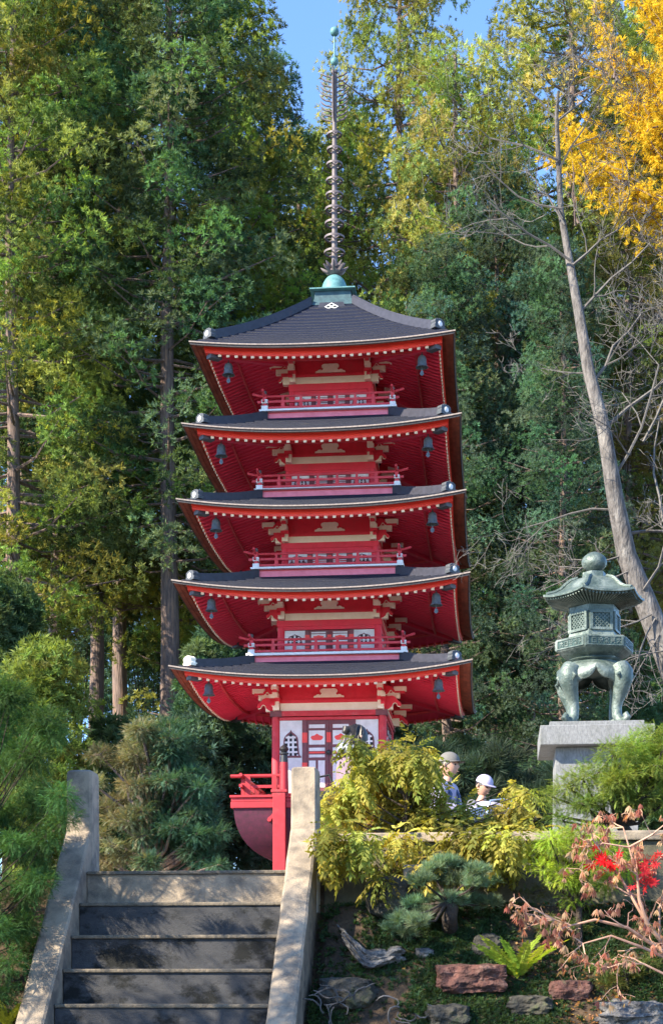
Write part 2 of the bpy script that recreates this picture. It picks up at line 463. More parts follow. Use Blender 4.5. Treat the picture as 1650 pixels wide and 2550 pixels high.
def make_roof(k):
    d = LV[k]; s, bi = d['s'], d['bi']
    nc = 15 if k == 4 else 9
    b = MB()
    for sd in range(4):
        b.M = rot(sd)
        rows = []
        for c in range(nc):
            m0 = s - (s-bi)*c/nc; m1 = s - (s-bi)*(c+1)/nc
            for m, dz in ((m0, .018 if c else 0), (m1, .0)):
                row = []
                for t in TT:
                    mm = m + flare(t)*(m-bi)/(s-bi)
                    x = t*mm; z = roof_z(d, x, min(-abs(x), -m))
                    row.append((x, -mm, z + dz*1.7))
                rows.append(row)
        b.grid(rows)
    roof = b.build('roof', 'shingle', pg)
    # edge: thick layered shingle edge, light lip
    e = MB(); l = MB(); ub = MB(); fa = MB(); so = MB(); rf = MB(); rt = MB(); pu = MB()
    ins = .30
    for sd in range(4):
        for q in (e, l, ub, fa, so, rf, rt, pu): q.M = rot(sd)
        def ring(m, dz, pad=0, ref=None):
            row = []
            for t in TT:
                mm = m + flare(t); x = t*mm
                row.append((x, -mm-pad, d['ze'] + lift(d, t*s, -s) + dz))
            return row
        l.grid([ring(s, .003), ring(s+.018, .0), ring(s+.020, -.030), ring(s-.005, -.034)])
        e.grid([ring(s-.004, -.032), ring(s-.010, -.085), ring(s-.035, -.088)])
        # underside boards in three overlapping steps
        ub.grid([ring(s-.030, -.084), ring(s-.12, -.072), ring(s-.122, -.050), ring(s-.21, -.035), ring(s-.212, -.012), ring(s-ins-.03, .002)])
        f0 = s-ins
        fa.grid([ring(f0-.05, .045), ring(f0, .04), ring(f0, -.095), ring(f0-.014, -.098), ring(f0-.016, -.178), ring(f0-.10, -.18)])
        # soffit: from the fascia up to the wall
        w = d['w']
        rows = []
        mm0 = f0-.06
        for i in range(9):
            m = mm0 + (w-mm0)*i/8; row = []
            for t in TT:
                x = t*m
                z = d['ze'] - .13 + (mm0-m)*sof_slope + lift(d, t*s, -s)*((m-w)/(mm0-w))**1.2
                row.append((x, -m, z))
            rows.append(row)
        so.grid(rows)
        # rafters run out from the wall
        nr = int((f0-.35)*2/.2); sp = 2*(f0-.34)/nr
        for i in range(nr+1):
            x = -(f0-.34) + sp*i
            t = x/f0; li = lift(d, t*s, -s)
            m1 = mm0; m0_ = max(w, abs(x)+.02)
            if m0_ > m1-.1: continue
            f = (m1-m0_)/(m1-w)
            z1 = d['ze']-.13+li
            z0 = d['ze']-.13+(m1-m0_)*sof_slope + lift(d, (x/m0_)*s, -s)*(1-f)**1.2
            rf.sweep([(x, -m1-.0, z1-.070), (x, -m1+.12, z1-.035), (x, -(m1+m0_)/2, (z0+z1)/2-.028), (x, -m0_, z0-.028)], .05, [.07,.04,.03,.03])
            tb = (x-.038, x+.038, -m1-.030, -m1-.001, z1-.100, z1-.022)
            if sd == 0 and k < 4:
                q1 = MB(); q1.box(*tb); q1.build('rafter_tip', 'tip_paint', roof)
            else: rt.box(*tb)
        # close thin rafters near the outer half (fine boards that give the ribbed look)
        # purlin
        m = w + .55*(s-w); pl = []
        for t in TT:
            z = d['ze']-.13+(mm0-m)*sof_slope + lift(d, t*s, -s)*((m-w)/(mm0-w))**1.2
            pl.append((t*m, -m, z-.115))
        pu.sweep(pl, .05, .06)
    for q_ in (l, e, ub, fa, so): weld(q_)
    l.build('eave_lip', 'edge_light', roof); e.build('eave_edge', 'shingle_edge', roof); ub.build('eave_board', 'brown_board', roof)
    fa.build('fascia', 'red_bright', roof); so.build('soffit', 'red_soffit', roof, smooth=60)
    rf.build('rafters', 'red_soffit', roof); tag(rt.build('rafter_tips', 'tip_paint', roof), kind='stuff')
    pu.build('purlin', 'red_faded', roof)
    # hip ridges, ornaments, hip rafters
    for sd in range(4):
        A = rot(sd)
        rg = MB(); rg.M = A
        pts = []; m1 = s-.42
        for i in range(13):
            m = bi + (m1-bi)*i/12
            pts.append((-m, -m, roof_z(d, -m, -m) - .03))
        hgt = .20 if k == 4 else .19
        rg.sweep(pts, .20, hgt)
        rg.sweep([(p[0], p[1], p[2]+hgt+.002) for p in pts], .13, .035)
        rg.build('hip_ridge', 'ridge_metal', roof)
        og = MB(); m = s-.36; zc = roof_z(d, -m, -m) + .125
        q = math.sqrt(.5)
        og.M = A @ Matrix.Translation((-m, -m, zc)) @ Matrix.Rotation(-PI/4, 4, 'Z')
        ol = [(-.19,-.13),(.19,-.13),(.20,-.05),(.17,.0),(.19,.05),(.17,.11),(.12,.12),(.09,.15),(.04,.135),(0,.165),(-.04,.135),(-.09,.15),(-.12,.12),(-.17,.11),(-.19,.05),(-.17,0),(-.20,-.05)]
        ol = [(a_*.86, b_*.86) for a_, b_ in ol]; og.prism(ol, -.05, .11)
        og.prism([(x*.6, z*.6) for x, z in ol], .109, .2)
        orn = og.build('ridge_ornament', 'cream_paint' if (k == 0 and sd == 0) else 'ornament_grey', roof, bevel=.012)
        dk = MB(); dk.M = og.M
        dk.M = og.M @ Matrix.Rotation(PI/2, 4, 'X')
        dk.lathe([(.068, .045), (.068, .06), (.05, .072)], 14)
        dk.build('ornament_disc', 'white_paint', roof, smooth=40)
        hr = MB(); hr.M = A; cp = MB(); cp.M = A
        zz = lambda m_: d['ze'] - .13 + (s-ins-.06-m_)*sof_slope + d['lift']*max(0, (m_-d['w'])/(s-ins-.06-d['w']))**1.2
        ma, mb_ = d['w']-.05, s-.50
        hp = [(-(ma+(mb_-ma)*i/6), -(ma+(mb_-ma)*i/6), zz(ma+(mb_-ma)*i/6)-.15) for i in range(7)]
        hr.sweep(hp, .14, .15); hr.build('hip_rafter', 'red_soffit', roof)
        me_ = s-.36
        cp.sweep([(-mb_+.1, -mb_+.1, zz(mb_)-.17), (-me_, -me_, zz(me_)-.155)], .185, .155)
        cp.build('hip_rafter_cap', 'rafter_cap', roof, bevel=.008)
    return roof
roofs = [make_roof(k) for k in range(5)]

# ---- cloud shaped ornaments, bell windows
CLOUD = [(-1,0),(-.98,.16),(-.84,.22),(-.78,.34),(-.62,.36),(-.56,.24),(-.50,.36),(-.46,.50),(-.56,.60),(-.58,.80),(-.50,.94),(-.36,1),(-.14,.98),(0,1.0)]
CLOUD = CLOUD + [(-x, z) for x, z in CLOUD[-2::-1]]
def bell(u, ofs=0):
    """outline of the bell shaped window, half width 1 at the foot, height 2"""
    pts = [(1.0,0),(.86,.10),(.80,.35),(.74,.8),(.72,1.15),(.68,1.38),(.56,1.56),(.36,1.72),(.20,1.80),(.08,1.90),(0,2.02)]
    return pts
def bell_w(z):
    pts = bell(0)
    for (x0, z0), (x1, z1) in zip(pts, pts[1:]):
        if z0 <= z <= z1: return x0 + (x1-x0)*(z-z0)/(z1-z0)
    return 0
def NOSE(sc):   # bracket nose pointing to -x, root at x=0
    top = [(0,.20),(-.20,.22),(-.27,.19),(-.34,.10),(-.40,.06),(-.43,0)]
    bot = [(-.40,-.045),(-.34,-.03),(-.31,.03),(-.27,.055),(-.22,.03),(-.19,-.04),(-.12,-.10),(0,-.14)]
    return [(x*sc, z*sc) for x, z in top], [(x*sc, z*sc) for x, z in bot]

def make_storey(k):
    d = LV[k]; w = d['w']
    yw = -w
    if k == 0: zfl = Z(1975, yw)
    else: zfl = d['zf']
    ptop = Z([1792,1568,1373,1180,981][k], yw)
    cr0, cr1 = [Z(v, yw) for v in [(1768,1749),(1542,1525),(1348.7,1333),(1152,1135),(953,936)][k]]
    orn0, orn1 = [Z(v, yw) for v in [(1736,1714),(1516,1495),(1322,1300),(1127,1103.6),(927,905)][k]]
    ztop = d['ze'] - .13 + (d['s']-.36-w)*sof_slope + .05
    q = w/1.443
    core = MB(); core.box(-w+.12, w-.12, -w+.12, w-.12, zfl-.3 if k else zfl-.05, ztop+.1)
    wall = core.build('storey', 'red_paint', pg)
    H = ptop - zfl
    vz = H/1.83                               # squat windows upstairs
    def V(z): return zfl + z*vz
    for sx in (-1, 1):
        for sy in (-1, 1):
            cols = MB()
            cols.lathe([(.105*q, zfl-.02), (.105*q, ptop+.24*(1 if k == 0 else .6))], 14, c=(sx*(w-.10*q), sy*(w-.10*q), 0))
            cols.build('corner_column', 'red_paint' if k else 'red_faded', wall, smooth=40)
    y = -w
    for sd in range(4):
        def mb():
            m_ = MB(); m_.M = rot(sd); return m_
        # tie beam with the carved caps, frieze, cream band
        m = mb()
        if k == 0:
            m.box(-w+.262, w-.262, y-.02, y+.1, Z(1782, y), Z(1769, y))
            m.box(-w+.20, w-.20, y+.00, y+.08, Z(1791.5, y), Z(1785, y))
            m.cur = 1
            m.box(-w-.03, -w+.26, y-.035, y+.1, Z(1783, y), Z(1768.5, y)); m.box(w-.26, w+.03, y-.035, y+.1, Z(1783, y), Z(1768.5, y))
        else:
            m.box(-w+.004, w-.004, y-.01, y+.1, ptop+.10, cr0-.012)
            m.box(-w+.18*q, w-.18*q, y+.02, y+.099, ptop+.015, ptop+.102)
        m.build('tie_beam', ['red_faded' if k == 0 else 'red_paint', 'maroon_wood'], wall)
        m = mb(); m.box(-w+.22*q, w-.22*q, y+.035, y+.10, cr0, cr1); m.build('cream_band', 'cream_paint', wall)
        m = mb(); m.box(-w+.05, w-.05, y+.0, y+.1, cr1+.002, cr1+.075); m.box(-w+.1, w-.1, y+.055, y+.11, cr1+.07, ztop+.05)
        m.build('frieze', 'red_paint', wall)
        hw = .385; m = mb()
        m.prism([(x*hw, orn0 + z*(orn1-orn0)) for x, z in CLOUD], y-.0, y+.053); m.build('cloud_carving', 'cream_paint', wall, bevel=.006)
        for sx in (-1, 1):
            # bracket at the corner: cream block stack, red arms, red nose with cream edging
            m = mb(); xc = sx*(w-.13*q); bw = .085
            m.box(xc-bw*.9, xc+bw*.9, y-.16, y+.06, cr0+.0, cr1+.02)
            m.box(xc-bw*.8, xc+bw*.8, y-.34, y-.02, cr1+.10, cr1+.22)
            m.box(xc-bw*.9, xc+bw*.9, y-.50, y-.18, cr1+.27, cr1+.38)
            m.box(sx*(w+.30)-.035, sx*(w+.30)+.035, y, y+.12, cr1+.08, cr1+.17)
            m.cur = 1
            m.box(xc-bw*1.2, xc+bw*1.2, y-.20, y+.05, cr1+.018, cr1+.103)
            m.box(xc-bw*.6, xc+bw*.6, y-.46, y, cr1+.215, cr1+.275)
            for (zb, sc, th, off) in (((cr0+cr1)/2+.02, 1.0 if k == 0 else .78, .09, 0), (cr1+.26, .62, .08, .0)):
                top, bot = NOSE(sc)
                o_ = [(sx*w + sx*(-x) - sx*.05, zb+z) for x, z in top+bot]
                m.cur = 1
                m.prism(o_ if sx < 0 else o_[::-1], y+.02, y+.02+th)
                m.cur = 0
                pts = [(sx*w + sx*(-x) - sx*.05, y+.02+th/2, zb+z) for x, z in bot]
                m.tube(pts, .020, 5)
            m.build('bracket', ['cream_paint', 'red_paint'], wall)
            # plaster bay, bell window
            x0, x1 = sorted((sx*1.24*q, sx*.675*q))
            m = mb(); m.box(x0, x1, y+.05, y+.11, zfl+.02, ptop); m.build('plaster_panel', 'white_paint', wall)
            m = mb(); xm = (x0+x1)/2; hw_ = .255*q; bz = V(.93); bh = .33*vz
            out = [(x*hw_, bz+z*bh) for x, z in bell(0)]
            out = out + [(-x, z) for x, z in out[-2::-1]]
            m.prism([(xm+x, z) for x, z in out], y+.030, y+.055)
            m.box(xm-hw_*1.02, xm+hw_*1.02, y+.028, y+.053, bz-.03*vz, bz+.002)
            m.cur = 1
            m.prism([(xm+x*.80, bz+.02*vz+(z-bz)*.88) for x, z in out], y+.024, y+.035)
            m.cur = 2
            for i in range(-1, 2) if k else (-1.5, -.5, .5, 1.5):
                xx = i*hw_*.44; zt_ = 0
                for zz in [j_/30 for j_ in range(60, 0, -1)]:
                    if bell_w(zz/1.0)*.80*hw_ > abs(xx)+.012: zt_ = zz; break
                m.box(xm+xx-.024*q, xm+xx+.024*q, y+.010, y+.025, bz+.02*vz, bz+.02*vz+zt_*bh*.88)
            for j_ in range(4 if k == 0 else 2):
                zz = (.22+.42*j_) if k == 0 else (.45+.7*j_)
                hb = bell_w(zz)*hw_*.80
                m.box(xm-hb, xm+hb, y+.008, y+.0235, bz+.02*vz+zz*bh*.88, bz+.02*vz+zz*bh*.88+.045*vz)
            m.build('bell_window', ['maroon_wood', 'dark_void', 'white_paint'], wall)
            # door leaf
            m = mb()
            fx0, fx1 = sorted((sx*.008*q, sx*.665*q))
            m.box(fx0, fx1, y+.045, y+.10, zfl+.02, ptop)
            m.box(*sorted((sx*.56*q, sx*.67*q)), y+.02, y+.046, zfl+.02, ptop+.003)
            m.box(*sorted((sx*.006, sx*.045*q)), y+.025, y+.046, zfl+.02, ptop-.002)
            px0, px1 = sorted((sx*.10*q, sx*.50*q))
            m.cur = 1
            def pan(a, b, xa=px0, xb=px1): m.box(xa, xb, y+.032, y+.0465, V(a), V(b))
            pan(1.63, 1.72); pan(1.22, 1.57); pan(1.06, 1.14); pan(.90, .97)
            xmid = (px0+px1)/2
            pan(.15, .82, px0, xmid-.03*q); pan(.15, .82, xmid+.03*q, px1)
            m.cur = 2
            cz = V(1.40); hx = .155*q
            cl = [(-1,-.1),(-.92,.3),(-.6,.5),(-.4,.55),(-.2,.85),(0,1.05)]; cl = cl+[(-a, b_) for a, b_ in cl[-2::-1]]
            cl = cl + [(.85,-.55),(.6,-.85),(-.6,-.85),(-.85,-.55)]
            m.prism([(xmid+a*hx, cz+b_*.085*vz) for a, b_ in cl[::-1]], y+.022, y+.033)
            for za, zb_ in ((1.27, 1.52), (.62, .77)): m.box(*sorted((sx*.545*q, sx*.675*q)), y+.016, y+.043, V(za), V(zb_))
            m.box(*sorted((sx*.003, sx*.052*q)), y+.016, y+.043, V(1.27), V(1.52))
            m.box(px0, px1, y+.034, y+.0463, V(1.0), V(1.045))
            m.build('door_leaf', ['maroon_wood', 'white_paint', 'red_bright'], wall)
    if k == 0:
        lk = MB(); lk.lathe([(.06,-.05),(.075,-.02),(.075,.02),(.03,.05)], 6, c=(0, -w-.01, V(1.02))); lk.box(-.012,.012,-w-.03,-w,V(.93),V(.99))
        lk.build('door_lock', 'black_metal', wall)
    return wall
for k in range(5): make_storey(k)

def make_balcony(k):
    d = LV[k]; b = d['b']; zf, zt, zb = d['zf'], d['zt'], d['zb']
    bx = MB(); bx.box(-b, b, -b, b, zb-.06, zt-.002)
    bal = bx.build('balcony', 'pink_panel', pg)
    tr = MB()
    for sd in range(4):
        tr.M = rot(sd); tr.box(-b+.04, b-.04, -b-.008, -b+.01, zt-.028, zt-.006); tr.box(-b-.006, -b+.04, -b-.01, -b+.04, zb-.03, zt-.006)
    tr.build('box_frame', 'red_faded', bal)
    fl = MB(); e = b+.13; fl.box(-e, e, -e, e, zt, zf); fl.build('floor_slab', 'white_paint', bal)
    for sd in range(4):
        y = -b-.02
        r = MB(); r.M = rot(sd)
        r.box(-b-.05, b+.05, y-.03, y+.03, zf+.035, zf+.085)
        r.box(-b-.19, b+.19, y-.026, y+.026, zf+.185, zf+.24)
        pts = []
        for i in range(-12, 13):
            t = i/12; xx = t*(b+.31); a = max(0, abs(xx)-b+.15)/.46
            pts.append((xx, y, zf+.345+.075*a*a))
        r.tube(pts, [.030+.008*max(0, abs(p[0])-b) for p in pts], 8)
        for i in range(1, 7):
            xx = -b + 2*b*i/7
            r.box(xx-.045, xx+.045, y-.02, y+.02, zf+.001, zf+.20)
            r.box(xx-.03, xx+.03, y-.02, y+.02, zf+.235, zf+.33)
        r.build('railing', 'red_faded', bal)
        r = MB(); r.M = rot(sd)
        r.box(-b-.045, -b+.045, y-.045, y+.045, zf-.001, zf+.40)
        r.cur = 1
        r.box(-b-.075, -b+.075, y-.075, y+.06, zf+.165, zf+.258)
        r.box(-b-.08, -b+.08, y-.085, y+.06, zf+.0, zf+.098)
        r.cur = 2
        r.lathe([(.03,0),(.052,.02),(.04,.035),(.055,.06),(.045,.09),(.001,.125)], 10, c=(-b, y, zf+.385))
        r.build('corner_post', ['red_faded', 'white_paint', 'spire_metal'], bal)
for k in range(1, 5): make_balcony(k)

# ---- cap of the topmost roof and spire
zc0 = LV[4]['zi']
m = MB()
prof = [(.615,-.05),(.60,.02),(.50,.05),(.47,.10),(.455,.36)]
for r, z in prof: pass
q2 = math.sqrt(2)
zq = lambda py: Z(py, -.5)
pf = [(.62, zq(763)), (.60, zq(757)), (.52, zq(753)), (.475, zq(742)), (.46, zq(724))]
m.lathe([(r*q2, z) for r, z in pf], 4, ph=PI/4)
m.lathe([(r*q2, z) for r, z in [(.44, zq(725)), (.50, zq(722.5))]], 4, ph=PI/4, cap=False)
capo = m.build('roof_cap', 'cap_metal', pg)
m = MB(); m.lathe([(r*q2, z) for r, z in [(.50, zq(723)), (.585, zq(721)), (.585, zq(718)), (.40, zq(713.5)), (.30, zq(712))]], 4, ph=PI/4)
m.build('cap_flange', 'verdigris', capo)
m = MB(); zd = Z(714, -.335); hd = Z(686, 0)-zd; pr = [(.335, zd-.09)]
for i in range(9): a = i/8*PI/2; pr.append((.335*math.cos(a)+.001, zd+hd*math.sin(a)))
m.lathe(pr, 24); m.build('dome', 'verdigris', capo, smooth=60)
# diamond crest
m = MB(); yk = -.66; ck = Z(766, -.7)
m.prism([(-.18,ck),(0,ck-.10),(.18,ck),(0,ck+.10)], yk-.10, yk-.085)
crest = m.build('diamond_crest', 'white_paint', capo)
m = MB()
for dx, dz in ((-.085,0),(.085,0),(0,.047),(0,-.047)):
    m.prism([(dx-.055,ck+dz),(dx,ck+dz-.03),(dx+.055,ck+dz),(dx,ck+dz+.03)], yk-.104, yk-.0999)
m.build('crest_diamonds', 'dark_void', capo)
m = MB(); m.box(-.26, .26, -.80, -.56, ck-.13, ck+.12)
# small plinth behind the crest
m2 = MB(); m2.prism([(-.42,ck-.14),(.42,ck-.14),(.30,ck+.12),(-.30,ck+.12)], -.742, -.40); m2.build('crest_board', 'ridge_metal', capo)

zs = lambda py: Z(py, 0)
m = MB(); m.tube([(0,0,zs(690)), (0,0,zs(330)), (0,0,zs(305)), (0,0,zs(180))], [.078,.062,.055,.052], 10)
m.lathe([(.052, zs(185)), (.085, zs(183)), (.085, zs(178)), (.05, zs(177))], 12)
sp = m.build('spire', 'spire_metal', pg, smooth=40)
m = MB()
for i in range(8):
    a = i*PI/4; c, s_ = math.cos(a), math.sin(a)
    for zz, r0 in ((zs(682), .36), (zs(672), .29)):
        pts = [(c*t*r0, s_*t*r0, zz + .16*t**2) for t in (0.15,.5,.8,1)]; m.tube(pts, [.03,.05,.04,.01], 5)
m.lathe([(.13, zs(686)), (.20, zs(680)), (.12, zs(672)), (.085, zs(655))], 14)
m.build('lotus', 'spire_metal', sp, smooth=50)
rows = [630.6,594,558,523,487,451,411,374,336]
for i, py in enumerate(rows):
    r = (.275 - .0105*i); z = zs(py)
    m = MB(); n = 28
    m.lathe([(r-.045, z-.012), (r, z-.026), (r, z+.026), (r-.045, z+.014), (r-.045, z-.012)], n, cap=False)
    for j in range(6):
        a = j*PI/3 + .2; m.bar((0,0,z-.01), (r*.97*math.cos(a), r*.97*math.sin(a), z-.01), .020, .018)
    m.build('spire_ring', 'spire_metal', sp, smooth=40)
for a in range(4):
    m = MB(); m.M = Matrix.Rotation(a*PI/2, 4, 'Z')
    for i in range(10):
        z = zs(304 - i*12.2); L_ = .40 - .01*abs(i-5)
        pts = [(.04, 0, z-.02), (.14, 0, z+.035), (.22, 0, z+.045), (.30, 0, z+.10), (L_, 0, z+.19 if i < 9 else z+.12)]
        m.tube(pts, [.016,.026,.020,.026,.004], 5)
    m.tube([(.05,0,zs(306)), (.06,0,zs(190))], .014, 5)
    m.build('flame_fin', 'spire_metal', sp, smooth=50)
m = MB(); m.tube([(0,0,zs(180)), (0,0,zs(72))], .022, 6); m.build('tip_rod', 'verdigris', sp)
for py, r in ((154.5,.105),(80,.118)):
    m = MB(); z = zs(py); pr = [(max(.004, r*math.cos(t)), z + r*math.sin(t)) for t in [(-PI/2)+PI*i/12 for i in range(13)]]
    pr.append((.004, z+r+.05)); m.lathe(pr, 16); m.build('jewel_ball', 'verdigris', sp, smooth=50)

# ---- base: veranda, curved skirt, legs, newel
dk = 2.36; zd1 = Z(1977, -dk); zd0 = Z(2009, -dk)
m = MB()
for sd in range(4):
    m.M = rot(sd)
m.M = Matrix()
m.box(-dk, dk, -dk, dk, zd1-.06, zd1)
m.box(-dk+.03, dk-.03, -dk+.05, dk-.05, zd1-.16, zd1-.064)
m.box(-dk+.02, dk-.02, -dk+.03, dk-.03, zd0, zd1-.164)
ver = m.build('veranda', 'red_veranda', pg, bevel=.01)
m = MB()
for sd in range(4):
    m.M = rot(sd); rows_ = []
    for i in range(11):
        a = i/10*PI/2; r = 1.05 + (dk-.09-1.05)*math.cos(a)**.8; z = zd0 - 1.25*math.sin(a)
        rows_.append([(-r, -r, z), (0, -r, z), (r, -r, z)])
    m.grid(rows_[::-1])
m.build('curved_skirt', 'skirt_shade', ver, smooth=45)
m = MB(); m.box(-1.05, 1.05, -1.05, 1.05, -.3, zd0-1.2); m.build('base_block', 'red_paint', ver)
top, bot = NOSE(1.0)
for sd in range(4):
    for xx in (-1.0, 1.0):
        m = MB(); m.M = rot(sd)
        sx = -1 if xx < 0 else 1
        m.prism([(xx-sx*.1-(.0)+(-sx)*(-x)*-1 if False else xx+sx*(-x)*1.0, zd0-.30+z) for x, z in (top+bot)][:: -sx if sx < 0 else -1], -dk+.02, -dk+.14)
        m.build('veranda_bracket', 'red_veranda', ver)
m = MB(); kn = MB()
for sd in range(4):
    m.M = rot(sd); kn.M = rot(sd); y = -dk+.28
    gap = 1.02 if sd == 0 else 0
    for a, b_ in (((-dk-.02, -gap), (gap, dk+.02)) if gap else ((-dk-.02, dk+.02),)):
        z0 = zd1
        tr_ = .2
        m.tube([(a+.0, y, z0+.50), (b_, y, z0+.50)], .045, 8)
        m.box(a+.25, b_, y-.04, y+.04, z0+.20, z0+.27)
        n = max(1, int((b_-a)/.9))
        for i in range(n+1):
            xx = a + .44 + (b_-a-.88)*i/max(1, n) if not gap else a+.44+(b_-a-.7)*i/n
            m.box(xx-.06, xx+.06, y-.05, y+.05, z0, z0+.49)
m.build('veranda_rail', 'red_veranda', ver, smooth=40)
for xx in (-1.02, 1.02):
    m = MB(); y = -dk+.12
    m.tube([(xx, y, zd1), (xx, y, Z(1897, y))], [.115,.10], 14)
    nw = m.build('newel_post', 'red_veranda', ver, smooth=40)
    m = MB(); z = Z(1897, y)
    m.lathe([(.10, z), (.085, z+.18), (.12, z+.20), (.12, z+.23), (.07, z+.25), (.12, z+.32), (.09, z+.38), (.02, z+.44), (.004, z+.48)], 14, c=(xx, y, 0))
    m.build('newel_finial', 'black_metal', ver, smooth=40)
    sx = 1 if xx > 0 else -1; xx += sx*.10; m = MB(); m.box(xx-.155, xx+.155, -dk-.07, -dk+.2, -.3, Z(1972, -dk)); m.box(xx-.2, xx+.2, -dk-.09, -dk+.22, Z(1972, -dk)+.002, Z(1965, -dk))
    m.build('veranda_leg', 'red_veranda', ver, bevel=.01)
# red steps up to the veranda between the legs
m = MB()
for i in range(10):
    zz = zd1 - .18*(i+1)
    m.box(-.6, .6, -dk-.26*(i+1), -dk-.26*i-.002, zz-.05, zz)
m.build('veranda_steps', 'maroon_wood', ver)

# ---- wind bells hang from the eaves: things of their own
names = ['lowest', 'second lowest', 'middle', 'second highest', 'topmost']
for k in range(5):
    d = LV[k]
    for side, sx in (('left', -1), ('right', 1)):
        mm = d['s']-.78
        zt = d['ze'] - .13 + (d['s']-.36-mm)*sof_slope + d['lift']*max(0, (mm-d['w'])/(d['s']-.36-d['w']))**1.2 - .14
        x = sx*mm; y = -mm
        t = thing('wind_bell', (PXC+x, YC+y, ZB+zt-.44), 'small grey bell hanging under the %s front corner of the %s pagoda roof' % (side, names[k]), 'bell', 'wind bells under the pagoda eaves')
        b = MB(); b.lathe([(.03,.36),(.085,.33),(.105,.27),(.11,.16),(.125,.10),(.16,.06),(.15,.055),(.11,.10),(.09,.2),(.04,.32)], 14, cap=False)
        b.lathe([(.028,.355),(.03,.38),(.001,.39)], 8)
        b.build('bell_body', 'bell_metal', t, smooth=40)
        b = MB(); b.tube([(0,0,.38),(0,0,.47)], .012, 5); b.build('hanger', 'bell_metal', t)
        b = MB(); b.tube([(0,0,.2),(0,0,-.02)], .012, 5); b.prism([(-.05,-.10),(0,-.14),(.05,-.10),(.03,-.02),(-.03,-.02)], -.008, .008)
        b.build('clapper', 'bell_metal', t)

# ================================================================ BRONZE LANTERN ON ITS PEDESTAL
YL = 20.0
lx = P(1478, 0, YL).x
def zl(py, yl=0): return P(1478, py, YL+yl).z
zslab = zl(1813)
ln = thing('bronze_lantern', (lx, YL, zslab), 'large green bronze lantern with curved legs, lattice fire box and round finial', 'lantern')
def ZL_(py): return zl(py) - zslab
u = YL/F
m = MB(); c = ZL_(1401); r = 31*u
pr = [(.085, ZL_(1426)), (.07, ZL_(1423))] + [(r*math.cos(a), c+.78*r*math.sin(a)) for a in [-1.2+i*.27 for i in range(9)]] + [(.04, c+.80*r), (.012, ZL_(1377))]
m.lathe(pr, 24); m.lathe([(.15, ZL_(1440)), (.145, ZL_(1427)), (.11, ZL_(1425.5))], 6, ph=.25)
m.build('finial', 'bronze', ln, smooth=40)
HEX = .25
def hexlathe(b, prof, fl=0.0): b.lathe(prof, 6, ph=HEX)
m = MB()
rp = [(.15,1440),(.21,1443),(.30,1450),(.37,1462),(.42,1473),(.50,1483),(.60,1490.5),(.645,1493)]
rows_ = []
N6 = 72
def hexr(a):
    a = (a-HEX) % (PI/3); return math.cos(PI/6)/math.cos(a-PI/6)
for r, py in rp:
    up = .035*(r/.645)**3
    rows_.append([(r*hexr(a)*math.cos(a), r*hexr(a)*math.sin(a), ZL_(py) + up*abs((((a-HEX) % (PI/3))-PI/6)/(PI/6))**3) for a in [2*PI*i/N6+HEX for i in range(N6+1)]])
for r, py in ((.645,1498),(.60,1499),(.33,1512.5),(.30,1514)):
    up = .035*(r/.645)**3
    rows_.append([(r*hexr(a)*math.cos(a), r*hexr(a)*math.sin(a), ZL_(py) + up*abs((((a-HEX) % (PI/3))-PI/6)/(PI/6))**3) for a in [2*PI*i/N6+HEX for i in range(N6+1)]])
m.grid(rows_)
lr = m.build('lantern_roof', 'bronze', ln, smooth=35)
m = MB()
for i in range(6):
    a = HEX + i*PI/3; pts = [(r*math.cos(a), r*math.sin(a), ZL_(py)+(.035*(r/.645)**3)) for r, py in rp[1:-1]]
    m.tube(pts, [.028]*len(pts), 6)
m.build('roof_ribs', 'bronze', lr, smooth=50)
m = MB()
for i in range(84):
    a = 2*PI*i/84; h = hexr(a); q = .035*abs((((a-HEX) % (PI/3))-PI/6)/(PI/6))**3
    m.bar((.33*h*math.cos(a), .33*h*math.sin(a), ZL_(1513.5)), (.615*h*math.cos(a), .615*h*math.sin(a), ZL_(1500.5)+q), .018, .03)
m.build('eave_ribs', 'bronze', lr)
m = MB(); hexlathe(m, [(.315, ZL_(1516)), (.315, ZL_(1534)), (.30, ZL_(1534)), (.29, ZL_(1578)), (.31, ZL_(1578)), (.335, ZL_(1597)), (.345, ZL_(1600))])
fb = m.build('fire_box', 'bronze', ln)
lt = MB(); fr = MB(); dkp = MB()
for i in range(6):
    a = HEX + i*PI/3 + PI/6; ap = .30*math.cos(PI/6); 
    M_ = Matrix.Rotation(a+PI/2, 4, 'Z')
    lt.M = M_; fr.M = M_; dkp.M = M_
    z0, z1 = ZL_(1577), ZL_(1535); hw = .125
    dkp.box(-hw, hw, -ap-.012, -ap-.004, z0+.02, z1-.02)
    for xx in (-hw, hw): fr.box(xx-.018, xx+.018, -ap-.035, -ap, z0-.01, z1+.01)
    for zz in (z0, z1): fr.box(-hw, hw, -ap-.034, -ap, zz-.014, zz+.014)
    zm = (z0+z1)/2; hh = (z1-z0)/2
    for sgn in (-1, 1):
        for j in range(-5, 6):
            o_ = j*.048
            seg = []
            for t in [q_/20-1 for q_ in range(41)]:
                xx = t*hw; zz = zm + sgn*xx + o_
                if abs(zz-zm) <= hh: seg.append((xx, zz))
            if len(seg) > 1: lt.bar((seg[0][0], -ap-.018, seg[0][1]), (seg[-1][0], -ap-.018, seg[-1][1]), .009, .009, up=(0,1,0))
lt.build('lattice', 'bronze', fb); fr.build('panel_frame', 'bronze', fb); dkp.build('panel_back', 'bronze_dark', fb)
m = MB(); hexlathe(m, [(.30, ZL_(1597)), (.475, ZL_(1597.5)), (.49, ZL_(1600)), (.49, ZL_(1625)), (.475, ZL_(1628)), (.40, ZL_(1637)), (.33, ZL_(1643)), (.32, ZL_(1646))])
